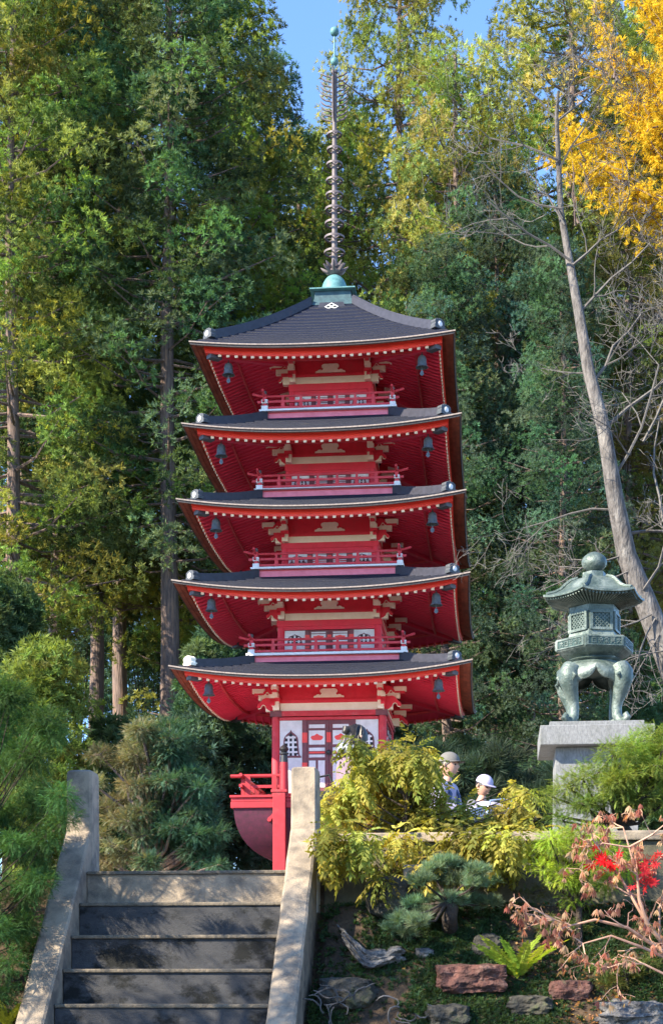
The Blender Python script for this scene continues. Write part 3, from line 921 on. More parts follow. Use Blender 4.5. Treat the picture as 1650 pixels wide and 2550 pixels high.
rb = m.build('platform', 'bronze', ln)
rl = MB(); bk = MB(); wr = MB()
G = ['10110 01001 11111 00100 01010', '01110 10001 00100 01110 10101', '11011 01010 11111 01010 10001', '00100 11111 00100 01010 10001', '11111 10001 10101 10001 11111']
for i in range(6):
    a = HEX + i*PI/3 + PI/6; ap = .49*math.cos(PI/6); M_ = Matrix.Rotation(a+PI/2, 4, 'Z')
    rl.M = M_; bk.M = M_; wr.M = M_; z0, z1 = ZL_(1623.5), ZL_(1601.5)
    bk.box(-.205, .205, -ap-.003, -ap+.01, z0+.008, z1-.008)
    for xx in (-.215, .215): rl.box(xx-.012, xx+.012, -ap-.012, -ap, z0, z1)
    rl.box(-.22, .22, -ap-.011, -ap, z1-.010, z1+.002); rl.box(-.22, .22, -ap-.011, -ap, z0-.002, z0+.010)
    for gi in range(5):
        gx = -.165 + gi*.078; rws = G[(gi+i) % 5].split()
        for rr, row in enumerate(rws):
            for cc, ch in enumerate(row):
                if ch == '1': wr.box(gx+cc*.0115, gx+cc*.0115+.0105, -ap-.010, -ap-.003, z1-.020-rr*.0135-.0115, z1-.020-rr*.0135)
rl.build('platform_frame', 'bronze', rb); bk.build('platform_band', 'bronze_dark', rb); wr.build('raised_writing', 'bronze', rb)
m = MB(); m.lathe([(.31, ZL_(1645)), (.35, ZL_(1649)), (.31, ZL_(1653)), (.335, ZL_(1656)), (.35, ZL_(1660))], 40); m.build('neck_moulding', 'bronze', ln, smooth=50)
# bell shaped shoulders with arched lower rim
m = MB(); NA = 96; rows_ = []
def rim(a):   # 0 between legs .. 1 at the legs (4 legs at 45 deg)
    return abs(math.cos(2*(a-PI/4)))**.9 if math.cos(2*(a-PI/4)) > 0 or True else 0
legdir = [PI/4+i*PI/2 for i in range(4)]
def near(a): return max(math.cos(a-l) for l in legdir)
for j in range(9):
    t = j/8; row = []
    for i in range(NA+1):
        a = 2*PI*i/NA; nr = (near(a)-math.cos(PI/4))/(1-math.cos(PI/4))
        depth = .105 + .145*nr**.7 + .018*abs(math.sin(8*a))
        r = .34 + .15*math.sin(min(1, t*1.15)*PI/2) - .05*t*t
        row.append((r*math.cos(a), r*math.sin(a), ZL_(1659) - depth*t**1.15*1.0))
    rows_.append(row)
for j in range(1, 4):
    t = j/3; row = []
    for i in range(NA+1):
        a = 2*PI*i/NA; x, y, z = rows_[8][i]; row.append((x*(1-.12*t), y*(1-.12*t), z+.012-.01*t))
    rows_.append(row)
m.grid(rows_)
m.build('shoulders', 'bronze', ln, smooth=45)
m = MB(); m.lathe([(.37, ZL_(1668)), (.40, ZL_(1672)), (.37, ZL_(1676))], 24); m.build('inner_plate', 'bronze_dark', ln)
for l in legdir:
    m = MB(); c, s_ = math.cos(l), math.sin(l)
    prof = [(.40, 1672, .115), (.455, 1690, .130), (.455, 1708, .120), (.425, 1728, .095), (.385, 1750, .072), (.36, 1770, .062), (.365, 1790, .062), (.40, 1803, .062), (.45, 1808, .048)]
    pts = [(r*c, r*s_, ZL_(py)) for r, py, w_ in prof]
    m.tube(pts, [w_ for *_, w_ in prof], 12)
    m.tube([(.44*c, .44*s_, .035), (.50*c, .50*s_, .04), (.535*c, .535*s_, .075), (.51*c, .51*s_, .105), (.475*c, .475*s_, .095)], [.04,.045,.042,.036,.022], 10)
    m.tube([(.30*c, .30*s_, .02), (.40*c, .40*s_, .03), (.46*c, .46*s_, .03)], [.05,.05,.045], 8)
    lg = m.build('leg', 'bronze', ln, smooth=50)
    m = MB(); pc = Vector((-s_, c, 0))
    for sg in (-1, 1):
        base = Vector((c*.50, s_*.50, 0))+pc*sg*.10
        m.tube([base+Vector((0,0,ZL_(1688))), base+pc*sg*.04+Vector((0,0,ZL_(1697))), base+Vector((0,0,ZL_(1706))), base-pc*sg*.02+Vector((c*-.02,s_*-.02,ZL_(1722)))], [.012,.024,.018,.006], 6)
    m.build('leg_scroll', 'bronze', lg, smooth=50)
# pedestal
pd = thing('granite_pedestal', (lx, YL, gz(lx, YL)), 'pale granite pedestal with an overhanging square slab carrying the bronze lantern', 'pedestal')
zg = gz(lx, YL)
sw = .675
m = MB(); m.box(-.56, .56, -.56, .56, zl(1824)-zg, zslab-.001-zg); m.build('top_step', 'granite', pd, bevel=.006)
m = MB(); m.box(-sw, sw, -sw, sw, zl(1853, -sw)-zg, zl(1825.5)-zg)
m.build('slab', 'granite', pd, bevel=.01)
zt = zl(1853, -sw)-zg-.002
m = MB(); m.lathe([(.54*q2, -.4), (.50*q2, .25), (.485*q2, zt-.001)], 4, ph=PI/4); m.build('shaft', 'granite', pd, bevel=.008)
m = MB(); m.box(-.68, .68, -.68, .68, -.4, .16); m.build('plinth', 'granite', pd, bevel=.01)
# ================================================================ FOREST
rgf = np.random.default_rng(5)
TUFT = [proto_tuft(rgf, 20, 1.35, .13, .45, .4) for _ in range(6)]
def make_tree_mesh(seed, h, hb, Rr, ncl, shape='column', clump=.82, ntuft=44, ts=.215, tr=.32, lean=0, sparse=0):
    """trunk with limbs and a crown made of leafy clumps at the limb ends; returns (trunk MB, arrays)"""
    rg = np.random.default_rng(seed)
    T = MB(); n = 10
    pts = [(lean*(i/n)**2 + .08*math.sin(i*1.3+seed), .08*math.cos(i*1.7+seed), h*i/n) for i in range(n+1)]
    rr = [tr*(1.25 if i == 0 else 1)*(1-.9*i/n)+.03 for i in range(n+1)]
    T.tube(pts, rr, 10, cap=False)
    def trunk(z):
        t = min(1, max(0, z/h)); i = min(n-1, int(t*n)); f = t*n-i
        return np.array(pts[i])*(1-f)+np.array(pts[i+1])*f
    pos = []; dirs = []; sc = []; tn = []
    az = rg.uniform(0, 6.28)
    for i in range(ncl):
        t = ((i+.5)/ncl); z = hb + (h-hb)*t
        az += 2.39996 + rg.normal()*.3
        if shape == 'column': pr = (1-t**2.6)**.6*(.75+.25*min(1, t*6)) + .06
        elif shape == 'cone': pr = (1-t)**.75*.95 + .08
        elif shape == 'dome': pr = math.sqrt(max(0, 1-(2*t-.85)**2/1.35)) + .05
        else: pr = .8
        L = Rr*pr*rg.uniform(.55, 1.12)
        dr = np.array([math.cos(az), math.sin(az), 0])
        base = trunk(z - .15*L)
        tip = base + dr*L + np.array([0, 0, L*rg.uniform(-.05, .30) - .05*L])
        mid = (base+tip)/2 + np.array([0, 0, -.10*L])
        r0 = .02+.013*L
        if rg.uniform() < .85: T.tube([tuple(base), tuple(mid), tuple(tip)], [r0, r0*.7, .015], 4, cap=False)
        cs = [(tip, 1.0)]
        if L > 1.6*clump: cs.append((base+(tip-base)*rg.uniform(.5, .68)+rg.normal(size=3)*.25, .85))
        ctint = np.array([1, 1, 1])*rg.uniform(.42, 1.75)*np.array([rg.uniform(.78, 1.5), 1, rg.uniform(.6, 1.15)])
        for c, f in cs:
            if sparse and rg.uniform() < sparse: continue
            R_ = clump*f*rg.uniform(.7, 1.25)
            k = max(5, int(ntuft*(R_/clump)**2))
            u = unit(rg.normal(size=(k, 3)))*(rg.uniform(.15, 1, size=(k, 1))**.38)
            e = u*np.array([1, 1, .80])*R_ + dr*0
            pos.append(c + e)
            dd = unit(u*1.0 + dr*.55 + np.array([0, 0, .75]) + rg.normal(size=(k, 3))*.35)
            dirs.append(dd); sc.append(ts*rg.uniform(.7, 1.35, size=k))
            tn.append(ctint*rg.uniform(.75, 1.25, size=(k, 1)))
    return T, np.concatenate(pos), np.concatenate(dirs), np.concatenate(sc), np.concatenate(tn)

PROT = {}
def proto_tree(key, **kw):
    T, p, d, s, t = make_tree_mesh(**kw)
    PROT[key] = (T, p, d, s, t, kw)
G_ = (.075, .105, .045)
def tree(key, px, Y, htop_py, label, color, group='tall conifers behind the pagoda', rz=0, bark='bark', wide=1.0, cat='tree', name='conifer_tree', share={}):
    T, p, d, s, t, kw = PROT[key]
    b = P(px, 2300, Y); zb = gz(b.x, Y)
    ht = P(px, htop_py, Y).z - zb
    sz = ht/kw['h']
    o = thing(name, (b.x, Y, zb-.1), label, cat, group, rz=rz)
    if (key, bark) not in share:
        a = T.build('trunk', bark, o, smooth=60)
        c = scatter(TUFT, p, d, s, t, 'crown', 'leaf', o, rg=np.random.default_rng(3))
        share[(key, bark)] = (a.data, c.data)
    else:
        ms = share[(key, bark)]
        a = bpy.data.objects.new('trunk', ms[0]); c = bpy.data.objects.new('crown', ms[1])
        for q in (a, c): COL.objects.link(q); q.parent = o
    c.color = (*color, 1)
    o.scale = (sz*wide, sz*wide, sz)
    return o
# h in metres, crown base hb
proto_tree('A', seed=1, h=40, hb=14.5, Rr=3.6, ncl=225, shape='column', tr=.42)
proto_tree('B', seed=2, h=38, hb=9, Rr=3.9, ncl=250, shape='column', tr=.36)
proto_tree('C', seed=3, h=36, hb=12, Rr=3.4, ncl=170, shape='cone', tr=.34)
proto_tree('D', seed=4, h=32, hb=6, Rr=4.6, ncl=220, shape='dome', tr=.4)
proto_tree('E', seed=5, h=40, hb=16, Rr=3.9, ncl=200, shape='column', tr=.34, clump=.85, ntuft=44, sparse=.12)
dg = (.075,.135,.068); mg = (.15,.21,.06); og = (.19,.235,.07); bg = (.058,.115,.085); yg = (.21,.28,.08); br = (.13,.11,.06)
T_ = [
 ('B', 30, 53, -250, mg, 0.3, 1.0, 'wide conifer at the left edge with yellowish lit upper boughs'),
 ('A', 145, 57, -150, dg, 1.2, .85, 'dark conifer with the straight grey trunk nearest the left green shrub'),
 ('A', 240, 59, -100, mg, 5.2, .85, 'conifer with the slim pale trunk second from the left edge'),
 ('A', 300, 63, -60, mg, 2.2, .9, 'bushy conifer with bright yellow green tips at the upper left'),
 ('A', 420, 55, -300, dg, 3.1, 1.02, 'tallest dark conifer with the thick furrowed trunk left of the pagoda'),
 ('B', 560, 62, -120, mg, 4.0, .95, 'dense conifer standing just left of the spire'),
 ('C', 660, 66, 130, bg, 5.0, 1.0, 'slender blue green conifer rising behind the left eaves'),
 ('C', 745, 72, 330, mg, 1.0, 1.1, 'lower conifer in the dip of the tree line behind the spire'),
 ('E', 995, 63, -330, mg, 2.0, .74, 'open loose conifer with sky showing through, right of the spire tip'),
 ('B', 870, 70, 280, yg, 3.3, .9, 'pale green conifer directly behind the spire rings'),
 ('D', 1135, 58, 130, og, 0.7, .80, 'rounded olive gold conifer lit by the sun right of the spire'),
 ('B', 1235, 56, 400, bg, 1.9, .9, 'shaded blue green conifer between the pagoda and the bare tree'),
 ('B', 1110, 53, 600, bg, 3.9, .9, 'dark blue green conifer rising just behind the right tips of the pagoda roofs'),
 ('B', 1400, 52, 600, bg, 2.7, .9, 'shaded conifer directly behind the middle of the bare grey tree trunk'),
 ('B', 1010, 57, 640, dg, 0.6, .8, 'dark conifer whose top shows over the right hip of the topmost roof'),
 ('D', 1420, 64, -60, og, 4.4, .95, 'broad olive conifer behind the top of the bare grey tree'),
 ('A', 1320, 55, 560, bg, 5.3, .75, 'dark conifer with the orange lit trunk left of the bronze lantern'),
 ('B', 1560, 60, 180, (.12,.135,.055), 2.9, 1.0, 'grey green conifer at the right edge behind the bare branches'),
 ('C', 1060, 74, 520, dg, 2.5, 1.1, 'dark conifer low behind the right end of the pagoda roofs'),
 ('B', 1640, 70, -80, og, .4, 1.0, 'olive conifer rising behind the yellow leaved tree'),
]
for i, (key, px, Y, tp, colr, rz, wd, lab) in enumerate(T_):
    tree(key, px, Y, tp, lab, colr, rz=rz, wide=wd)
# second row fills the depth behind
T2 = [('C', 60, 84, 60, dg, .2), ('B', 560, 90, 480, mg, 3.0), ('C', 800, 92, 560, dg, 4.2),
      ('C', 1130, 90, 420, bg, .9), ('B', 1290, 88, 480, mg, 1.8), ('B', 1580, 88, 260, og, 3.7)]
for i, (key, px, Y, tp, colr, rz) in enumerate(T2):
    tree(key, px, Y, tp, 'distant conifer seen only through gaps between the nearer crowns', colr, group='distant conifers of the second row', rz=rz)

# unseen trees added left of the frame to shade the pagoda
for i, (X_, Y_, key, hh) in enumerate(((-21, 33, 'D', 16), (-15.5, 22, 'B', 13))):
    T, p, d, s, t, kw = PROT[key]
    o = tree(key, 100, Y_, 0, 'unseen conifer added on the left to shade the pagoda', mg, group='unseen conifers added for shade', rz=i*1.1)
    o.location = (X_, Y_, gz(X_, Y_)); k_ = hh/kw['h']; o.scale = (k_*1.25, k_*1.25, k_)

# ---- understory bushes in front of the trunks
def bush(name, px0, px1, py0, py1, Y, depth, n, colr, label, cat='bush', ts=.22, group=None, seed=9, nb=None, clumpf=.22, tinted=None, parent_part='foliage', stems=True, mat_='leaf', protos=None, up=.7, nt=18):
    rg = np.random.default_rng(seed)
    c0 = P(px0, py1, Y); c1 = P(px1, py0, Y)
    w = (c1.x-c0.x)/2; cx = (c0.x+c1.x)/2; zg = min(gz(cx, Y), c0.z); h = c1.z - c0.z; zc = (c0.z+c1.z)/2
    o = thing(name, (cx, Y, zg), label, cat, group)
    pos = []; dirs = []; sc = []; tn = []
    R_ = clumpf*min(2*w, h)
    S = MB()
    for i in range(n):
        u = unit(rg.normal(size=3))*rg.uniform(.35, 1)**.5
        u[1] *= 1; c = np.array([u[0]*(w-R_*.7), u[1]*depth/2, zc-zg+u[2]*(h/2-R_*.6)])
        ct = np.ones(3)*rg.uniform(.65, 1.35)*np.array([rg.uniform(.85, 1.25), 1, rg.uniform(.75, 1.1)])
        k = nt; q = unit(rg.normal(size=(k, 3)))*(rg.uniform(.1, 1, size=(k, 1))**.5)
        pos.append(c + q*R_*np.array([1, 1, .7])); dirs.append(unit(q + np.array([u[0], u[1], .2])*.8 + np.array([0, 0, up]) + rg.normal(size=(k, 3))*.3))
        sc.append(ts*rg.uniform(.7, 1.3, size=k)); tn.append(ct*rg.uniform(.75, 1.25, size=(k, 1)))
        if stems and i % 4 == 0: S.tube([(0, 0, 0), (c[0]*.4, c[1]*.4, c[2]*.6), tuple(c)], [.03, .02, .008], 4, cap=False)
    cr = scatter(protos or TUFT, np.concatenate(pos), np.concatenate(dirs), np.concatenate(sc), np.concatenate(tn), parent_part, mat_, o, rg=rg)
    cr.color = (*colr, 1)
    if stems: S.tube([(0,0,-.1), (0,0,max(.3, (zc-zg)*.5))], [.06,.04], 6); S.build('stems', 'bark_dark', o)
    return o
U = [(140, 430, 1450, 1850, 80, bg), (330, 640, 1350, 1800, 82, bg), (20, 330, 1180, 1720, 66, bg), (250, 520, 1250, 1760, 68, dg), (-40, 260, 1560, 2300, 44, mg), (200, 430, 1740, 2300, 46, dg), (380, 620, 1700, 2300, 45, bg), (560, 800, 1760, 2300, 47, bg),
     (900, 1130, 1790, 2300, 46, bg), (1050, 1290, 1820, 2300, 44, dg), (1500, 1700, 1600, 2300, 44, dg), (-60, 100, 1400, 1800, 50, dg), (480, 640, 1500, 1900, 52, bg), (450, 560, 1600, 1860, 50, dg)]
UL = ['far dark thicket closing the gap between the slim trunks at the left', 'far dark thicket closing the gap left of the pagoda eaves', 'dark mass of young conifers seen between the grey trunks at the left', 'dark mass of young conifers seen left of the furrowed trunk', 'broad bush under the conifers at the far left', 'dark bush below the leaning grey trunks', 'blue green bush behind the brown cypress', 'dark bush in the gap left of the pagoda base',
      'dark bush just right of the pagoda door', 'low dark bush below the right eaves', 'bush behind the lantern pedestal at the right edge', 'high bush at the left edge beneath the boughs', 'bush beside the lowest left eave corner', 'bush to the right of the thick furrowed trunk']
for i, (a, b_, c, d_, Y, cl) in enumerate(U):
    bush('bush', a, b_, c, d_, Y, 3.2, 95, cl, UL[i], ts=.24, group='bushes under the conifers', seed=20+i, clumpf=.20, nt=40)
# ================================================================ NEAR PLANTS
rgg = np.random.default_rng(17)
FEATHER = [proto_frond(rgg, 8, .2+.12*i, .6, .36, .040, .6, .05, .5, .012) for i in range(4)]
SPRAY = [proto_frond(rgg, 8, .12, .5, .38, .042, .5, .0, .4, .012) for i in range(4)]
PINN = [proto_frond(rgg, 5, .40+.12*i, .85, .46, .17, .35, .25, .35, .010) for i in range(4)]
NEED = [proto_tuft(rgg, 26, .95, .045, .7, .05) for _ in range(4)]
MOSS = [proto_tuft(rgg, 14, 1.25, .22, .6, .1) for _ in range(4)]

def frondplant(name, Y, label, cat, blobs, protos, ts, colr, nper, seed, base=None, mat_='leaf', gravity=True, up=.25, out=.9, tintf=None, limbs=True, bark='bark_dark', group=None, limb_r=.02, flat=.75, jit=.5, trunk_pts=None, shell=.5):
    """foliage built on blobs: (px, py, radius px, dY, squash) lobes; limbs run from the base to each lobe"""
    rg = np.random.default_rng(seed)
    bp = base if base is not None else P(blobs[0][0], 2300, Y)
    o = thing(name, bp, label, cat, group)
    B = np.array(bp); pos = []; dirs = []; sc = []; tn = []
    S = MB()
    start = Vector((0, 0, 0))
    if trunk_pts:
        S.tube([Vector(p)-bp for p, r in trunk_pts], [r for p, r in trunk_pts], 8); start = Vector(trunk_pts[-1][0])-bp
    for (px, py, rp, dy, sq) in blobs:
        c = np.array(P(px, py, Y+dy)); r = rp*(Y+dy)/F
        k = int(nper*(r*F/Y/60.)**1.6)+3
        u = unit(rg.normal(size=(k, 3)))
        e = u*(rg.uniform(0, 1, size=(k, 1))**shell)*r*np.array([1, .8, sq])
        pos.append(c - B + e)
        dirs.append(unit(u*out*np.array([1, 1, .6]) + np.array([0, 0, up]) + rg.normal(size=(k, 3))*jit))
        sc.append(ts*rg.uniform(.65, 1.3, size=k))
        ct = np.array([1., 1, 1])*rg.uniform(.6, 1.4)*np.array([rg.uniform(.88, 1.15), 1, 1])
        tt = ct*rg.uniform(.7, 1.35, size=(k, 1))*np.stack([rg.uniform(.85, 1.2, k), np.ones(k), np.ones(k)], axis=1)
        if tintf is not None: tt = tt*tintf(px + e[:, 0]*F/Y, py - e[:, 2]*F/Y, rg)
        tn.append(tt)
        if limbs:
            q = Vector(c - B)
            if not trunk_pts: start = Vector((0, 0, max(0, q.z*.62)))
            mid = (start+q)/2 + Vector((rg.normal()*r*.3, rg.normal()*r*.3, -abs(rg.normal())*r*.3))
            S.tube([start, mid, q], [limb_r, limb_r*.6, limb_r*.3], 5, cap=False)
            for _ in range(3):
                e2 = Vector(unit(rg.normal(size=3))*r*.8*np.array([1, .8, sq])); S.tube([q, q+e2*.5+Vector((0,0,.01)), q+e2], [limb_r*.3, limb_r*.2, limb_r*.1], 4, cap=False)
    if limbs and not trunk_pts:
        zt_ = max(float(P(b_[0], b_[1], Y+b_[3]).z) for b_ in blobs) - bp[2]
        S.tube([(0,0,-.05),(0,0,zt_*.35),(0,0,zt_*.66)], [limb_r*2.2, limb_r*1.6, limb_r*.6], 7)
    if limbs: S.build('branches', bark, o, smooth=60)
    c = scatter(protos, np.concatenate(pos), np.concatenate(dirs), np.concatenate(sc), np.concatenate(tn), 'foliage', mat_, o, gravity=gravity, rg=rg, color=(*colr, 1))
    return o

# 1 green feathery conifer at the left of the steps
rb_ = random.Random(3)
bl = []
for i in range(70):
    py = 1690 + 880*(i+.5)/70
    edge = 150 if py > 1800 else 50+ (py-1690)*.9
    if py > 2100: edge = 190 - (py-2100)*.25
    bl.append((rb_.uniform(-170, edge-30), py+rb_.uniform(-20, 20), rb_.uniform(42, 62), rb_.uniform(-.35, .55), .6))
for py, ex in ((1790,150),(1830,165),(1985,185),(2040,195),(2090,150),(2200,115),(2300,90),(2400,60),(1730,70),(1700,20),(2470,40)):
    bl.append((ex-35, py, 45, rb_.uniform(-.5, -.1), .7))
b0 = P(-60, 2500, 9.1); b0.z = gz(b0.x, 9.1)
frondplant('feathery_conifer', 9.15, 'large bright green feathery conifer hugging the left side of the steps', 'shrub', bl, FEATHER, .044, (.062,.14,.048), 640, 31, base=b0, limb_r=.006, up=.35, shell=.5, mat_='leaf')

# 2 cypress half brown, half blue green
bl = []
for i in range(110):
    t = (i+.5)/110; py = 1805 + 355*t; half = 62+ 118*min(1, t*1.6)
    bl.append((385+rb_.uniform(-1, 1)*half*.85 + 12, py, rb_.uniform(24, 44), rb_.uniform(-.5, .5), .42))
for ex, py in ((540,2045),(515,1990),(500,2110),(535,2080),(520,2140),(480,1930),(450,1870),(270,1880),(250,1950),(245,2010),(260,2080)): bl.append((ex-20, py, 38, -.2, .45))
def brown(px, py, rg):
    f = np.clip((395+ (py-1950)*-.15 - px + rg.normal(size=len(px))*28)/60, 0, 1)[:, None]
    return (1-f)*np.array([1., 1, 1]) + f*np.array([3.3, 1.5, 1.35])
b0 = P(385, 2300, 17); b0.z = gz(b0.x, 17)
frondplant('cypress_bush', 17, 'spreading cypress with withered brown sprays left and blue green sprays right', 'shrub', bl, SPRAY, .075, (.055,.12,.078), 640, 32, base=b0, tintf=brown, up=.15, limb_r=.03, bark='bark')
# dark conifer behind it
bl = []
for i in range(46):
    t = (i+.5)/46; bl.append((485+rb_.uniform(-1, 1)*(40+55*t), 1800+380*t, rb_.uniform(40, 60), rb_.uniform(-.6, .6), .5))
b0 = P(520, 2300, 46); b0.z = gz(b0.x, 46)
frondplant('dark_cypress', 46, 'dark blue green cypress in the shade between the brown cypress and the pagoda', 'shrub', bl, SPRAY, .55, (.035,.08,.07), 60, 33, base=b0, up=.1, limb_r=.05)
# dark mounded hedge right of the pagoda
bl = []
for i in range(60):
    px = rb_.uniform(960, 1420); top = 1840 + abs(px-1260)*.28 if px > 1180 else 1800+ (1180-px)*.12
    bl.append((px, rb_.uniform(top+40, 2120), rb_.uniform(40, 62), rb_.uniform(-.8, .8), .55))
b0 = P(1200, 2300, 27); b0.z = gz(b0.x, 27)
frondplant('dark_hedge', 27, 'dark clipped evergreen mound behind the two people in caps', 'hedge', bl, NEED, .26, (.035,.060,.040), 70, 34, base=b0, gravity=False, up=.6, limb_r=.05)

# 3 yellow to green shrub with drooping compound leaves
bl = []
for px, py, r in ((850,1990,40),(880,1960,50),(815,2010,45),(870,2030,50),(915,1900,48),(960,1880,55),(1010,1880,52),(1040,1900,46),(930,1960,60),(990,1960,58),(1050,1970,52),(1050,1940,34),
                  (1040,2030,50),(960,2040,45),(830,2075,45),(880,2110,32),(840,2130,30),(900,2090,40),(1000,2090,45),(1090,2060,48),(1150,2080,50),(1210,2090,48),(1270,2085,45),(1320,2060,40),(1250,2040,30),
                  (1130,2120,45),(1190,2140,42),(1260,2140,36),(940,2160,30),(960,2190,24),(1010,2140,30),(1075,2150,32),(880,1850,28),(1060,1880,26),(1140,2045,26),(820,2140,26),(1235,2010,26),(1290,2010,24),(1105,2000,24),(1160,2020,26),(1215,2040,24),(1310,1975,20),(1275,1960,18)):
    bl.append((px, py, r, rb_.uniform(-.3, .3) - (.95 if py > 2062 else 0), .8))
def wist(px, py, rg):
    y = np.clip((1010 + rg.normal(size=len(px))*45 - px)/70, 0, 1)*np.clip((2150-py)/80, 0, 1)
    o_ = np.clip((px-1205)/30, 0, 1)*np.clip((2045-py)/20, 0, 1)
    gdn = np.clip((py-2040 + rg.normal(size=len(px))*20)/60, 0, 1)*(1-y)
    c = np.ones((len(px), 3))
    c = c*(1-y[:, None]) + y[:, None]*np.array([3.0, 1.75, .4])
    c = c*(1-gdn[:, None]) + gdn[:, None]*np.array([.55, .80, .9])
    c = c*(1-o_[:, None]) + o_[:, None]*np.array([1.9, .75, .25])
    return c
b0 = P(1010, 2240, 10.5); b0.z = gz(b0.x, 10.5)
frondplant('yellow_leaved_shrub', 10.55, 'drooping compound leaved shrub turning from bright yellow at the post to green', 'shrub', bl, PINN, .105, (.26,.26,.055), 100, 35, base=b0, mat_='leaf_thin', up=-.45, out=.9, limb_r=.008, jit=.5)

# 4 layered juniper in front of the pedestal
bl = []
for px, py, r in ((1375,1985,34),(1410,1960,42),(1450,1940,45),(1490,1920,48),(1530,1880,50),(1575,1860,52),(1620,1840,50),(1660,1840,50),(1560,1930,52),(1610,1920,52),(1650,1930,50),(1500,1980,40),(1540,1990,42),(1590,1990,45),(1640,2000,45),(1430,2000,30),(1380,2030,22),(1470,2020,28),(1690,1880,60),(1690,1980,60),(1400,2045,24)):
    bl.append((px, py, r, rb_.uniform(-.35, .1), .62))
for _ in range(16):
    t = rb_.random(); bl.append((1450+210*t, 1945-85*t+rb_.uniform(-15, 75), rb_.uniform(28, 42), rb_.uniform(-.4, 0), .5))
tp = [(P(1560,2200,11.6),.05),(P(1600,2120,11.5),.045),(P(1545,2055,11.5),.04)]
b0 = tp[0][0].copy(); b0.z = gz(b0.x, 11.6)
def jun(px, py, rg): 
    f = np.clip((py-1880+rg.normal(size=len(px))*25)/110, 0, 1)[:, None]*.5  # lower foliage darkened and blued, underside shade put into the tint
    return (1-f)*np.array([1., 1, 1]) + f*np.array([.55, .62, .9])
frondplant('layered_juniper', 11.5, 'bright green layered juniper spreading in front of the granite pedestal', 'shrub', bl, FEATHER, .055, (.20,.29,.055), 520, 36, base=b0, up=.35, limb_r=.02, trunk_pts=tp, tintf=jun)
# 5 lime shrub
bl = []
for px, py, r in ((1340,2120,30),(1370,2095,34),(1410,2085,36),(1450,2080,38),(1490,2085,36),(1380,2135,40),(1430,2140,44),(1480,2140,44),(1400,2185,40),(1450,2195,44),(1500,2200,40),(1430,2235,36),(1350,2160,28),(1530,2120,34),(1560,2170,34)):
    bl.append((px, py, r, rb_.uniform(-.2, .2), .6))
b0 = P(1440, 2290, 9.5); b0.z = gz(b0.x, 9.5)-.05
frondplant('lime_shrub', 9.5, 'small lime green feathery shrub below the juniper and behind the red leaved maple', 'shrub', bl, FEATHER, .044, (.28,.40,.05), 620, 37, base=b0, up=.4, limb_r=.012)
# 6 green mounds on the bank at the right
for k_, (cx_, cy_, rr_, cl_, lab) in enumerate(((1400,2330,60,(.12,.16,.05),'low green mound of foliage under the bare maple twigs'), (1560,2430,70,(.13,.17,.05),'green mound of foliage in the lower right corner'), (1330,2210,45,(.16,.19,.07),'grey green tuft on the bank between the pine and the lime shrub'))):
    p0 = hit(cx_, cy_+rr_*.5)
    bl = [(cx_+rb_.uniform(-1, 1)*rr_, cy_+rb_.uniform(-.5, .6)*rr_, rr_*.55, rb_.uniform(-.1, .15), .5) for i in range(9)]
    frondplant('mounded_shrub', p0.y, lab, 'shrub', bl, FEATHER, .040, cl_, 260, 60+k_, base=p0, up=.6, limb_r=.006)

# 7 small pine shaped in pads, trunk on the bank
yp_ = 9.35; pt = hit(1120, 2300)
bl = []
for px, py, r in ((1075,2165,30),(1110,2150,34),(1150,2160,34),(1190,2170,30),(1050,2195,32),(1095,2190,38),(1140,2195,36),(1185,2200,30),(1215,2195,24),(1080,2235,38),(1130,2240,36),(1175,2245,34),(1215,2250,28),(1030,2250,28),(1000,2290,32),(1040,2295,32),(1060,2275,30),(975,2310,26),(1010,2325,26)):
    bl.append((px, py, r, rb_.uniform(-.22, .2), .38))
tp = [(pt+Vector((0,0,-.05)), .05), (P(1118,2285,yp_),.045), (P(1125,2262,yp_),.038), (P(1112,2245,yp_),.03)]
frondplant('shaped_pine', yp_, 'small cloud pruned pine with blue green needle pads and a dark trunk on the bank', 'tree', bl, NEED, .052, (.13,.20,.12), 190, 38, base=pt, gravity=False, up=.9, out=.5, limb_r=.012, trunk_pts=tp)

# 8 ferns
def fern(px, py, label, n, L_, colr, seed, spread=.9, group=None):
    rg = np.random.default_rng(seed); p = hit(px, py)
    o = thing('fern', p, label, 'fern', group)
    for i in range(n):
        a = 2*PI*i/n + rg.uniform(-.2, .2); sp = spread*rg.uniform(.55, 1.1)
        d0 = np.array([math.cos(a)*sp, math.sin(a)*sp*.6-.15, 1.]); d0 /= np.linalg.norm(d0)
        pr = proto_frond(rg, 24, .35, 1.25, .17, .06, .75, .02, .12, .008)
        scatter([pr], [[0, 0, 0]], [d0], [L_*rg.uniform(.75, 1.1)], [[rg.uniform(.8, 1.2), 1, 1]], 'frond', 'leaf_thin', o, gravity=True, rg=rg, color=(*colr, 1))
    return o
fern(1285, 2440, 'bright green fern with upright fronds beside the red rock', 11, .29, (.26,.36,.05), 71, .75)
fern(20, 2560, 'small lime fern in the bottom left corner beside the side wall', 7, .22, (.36,.40,.05), 72, .7)

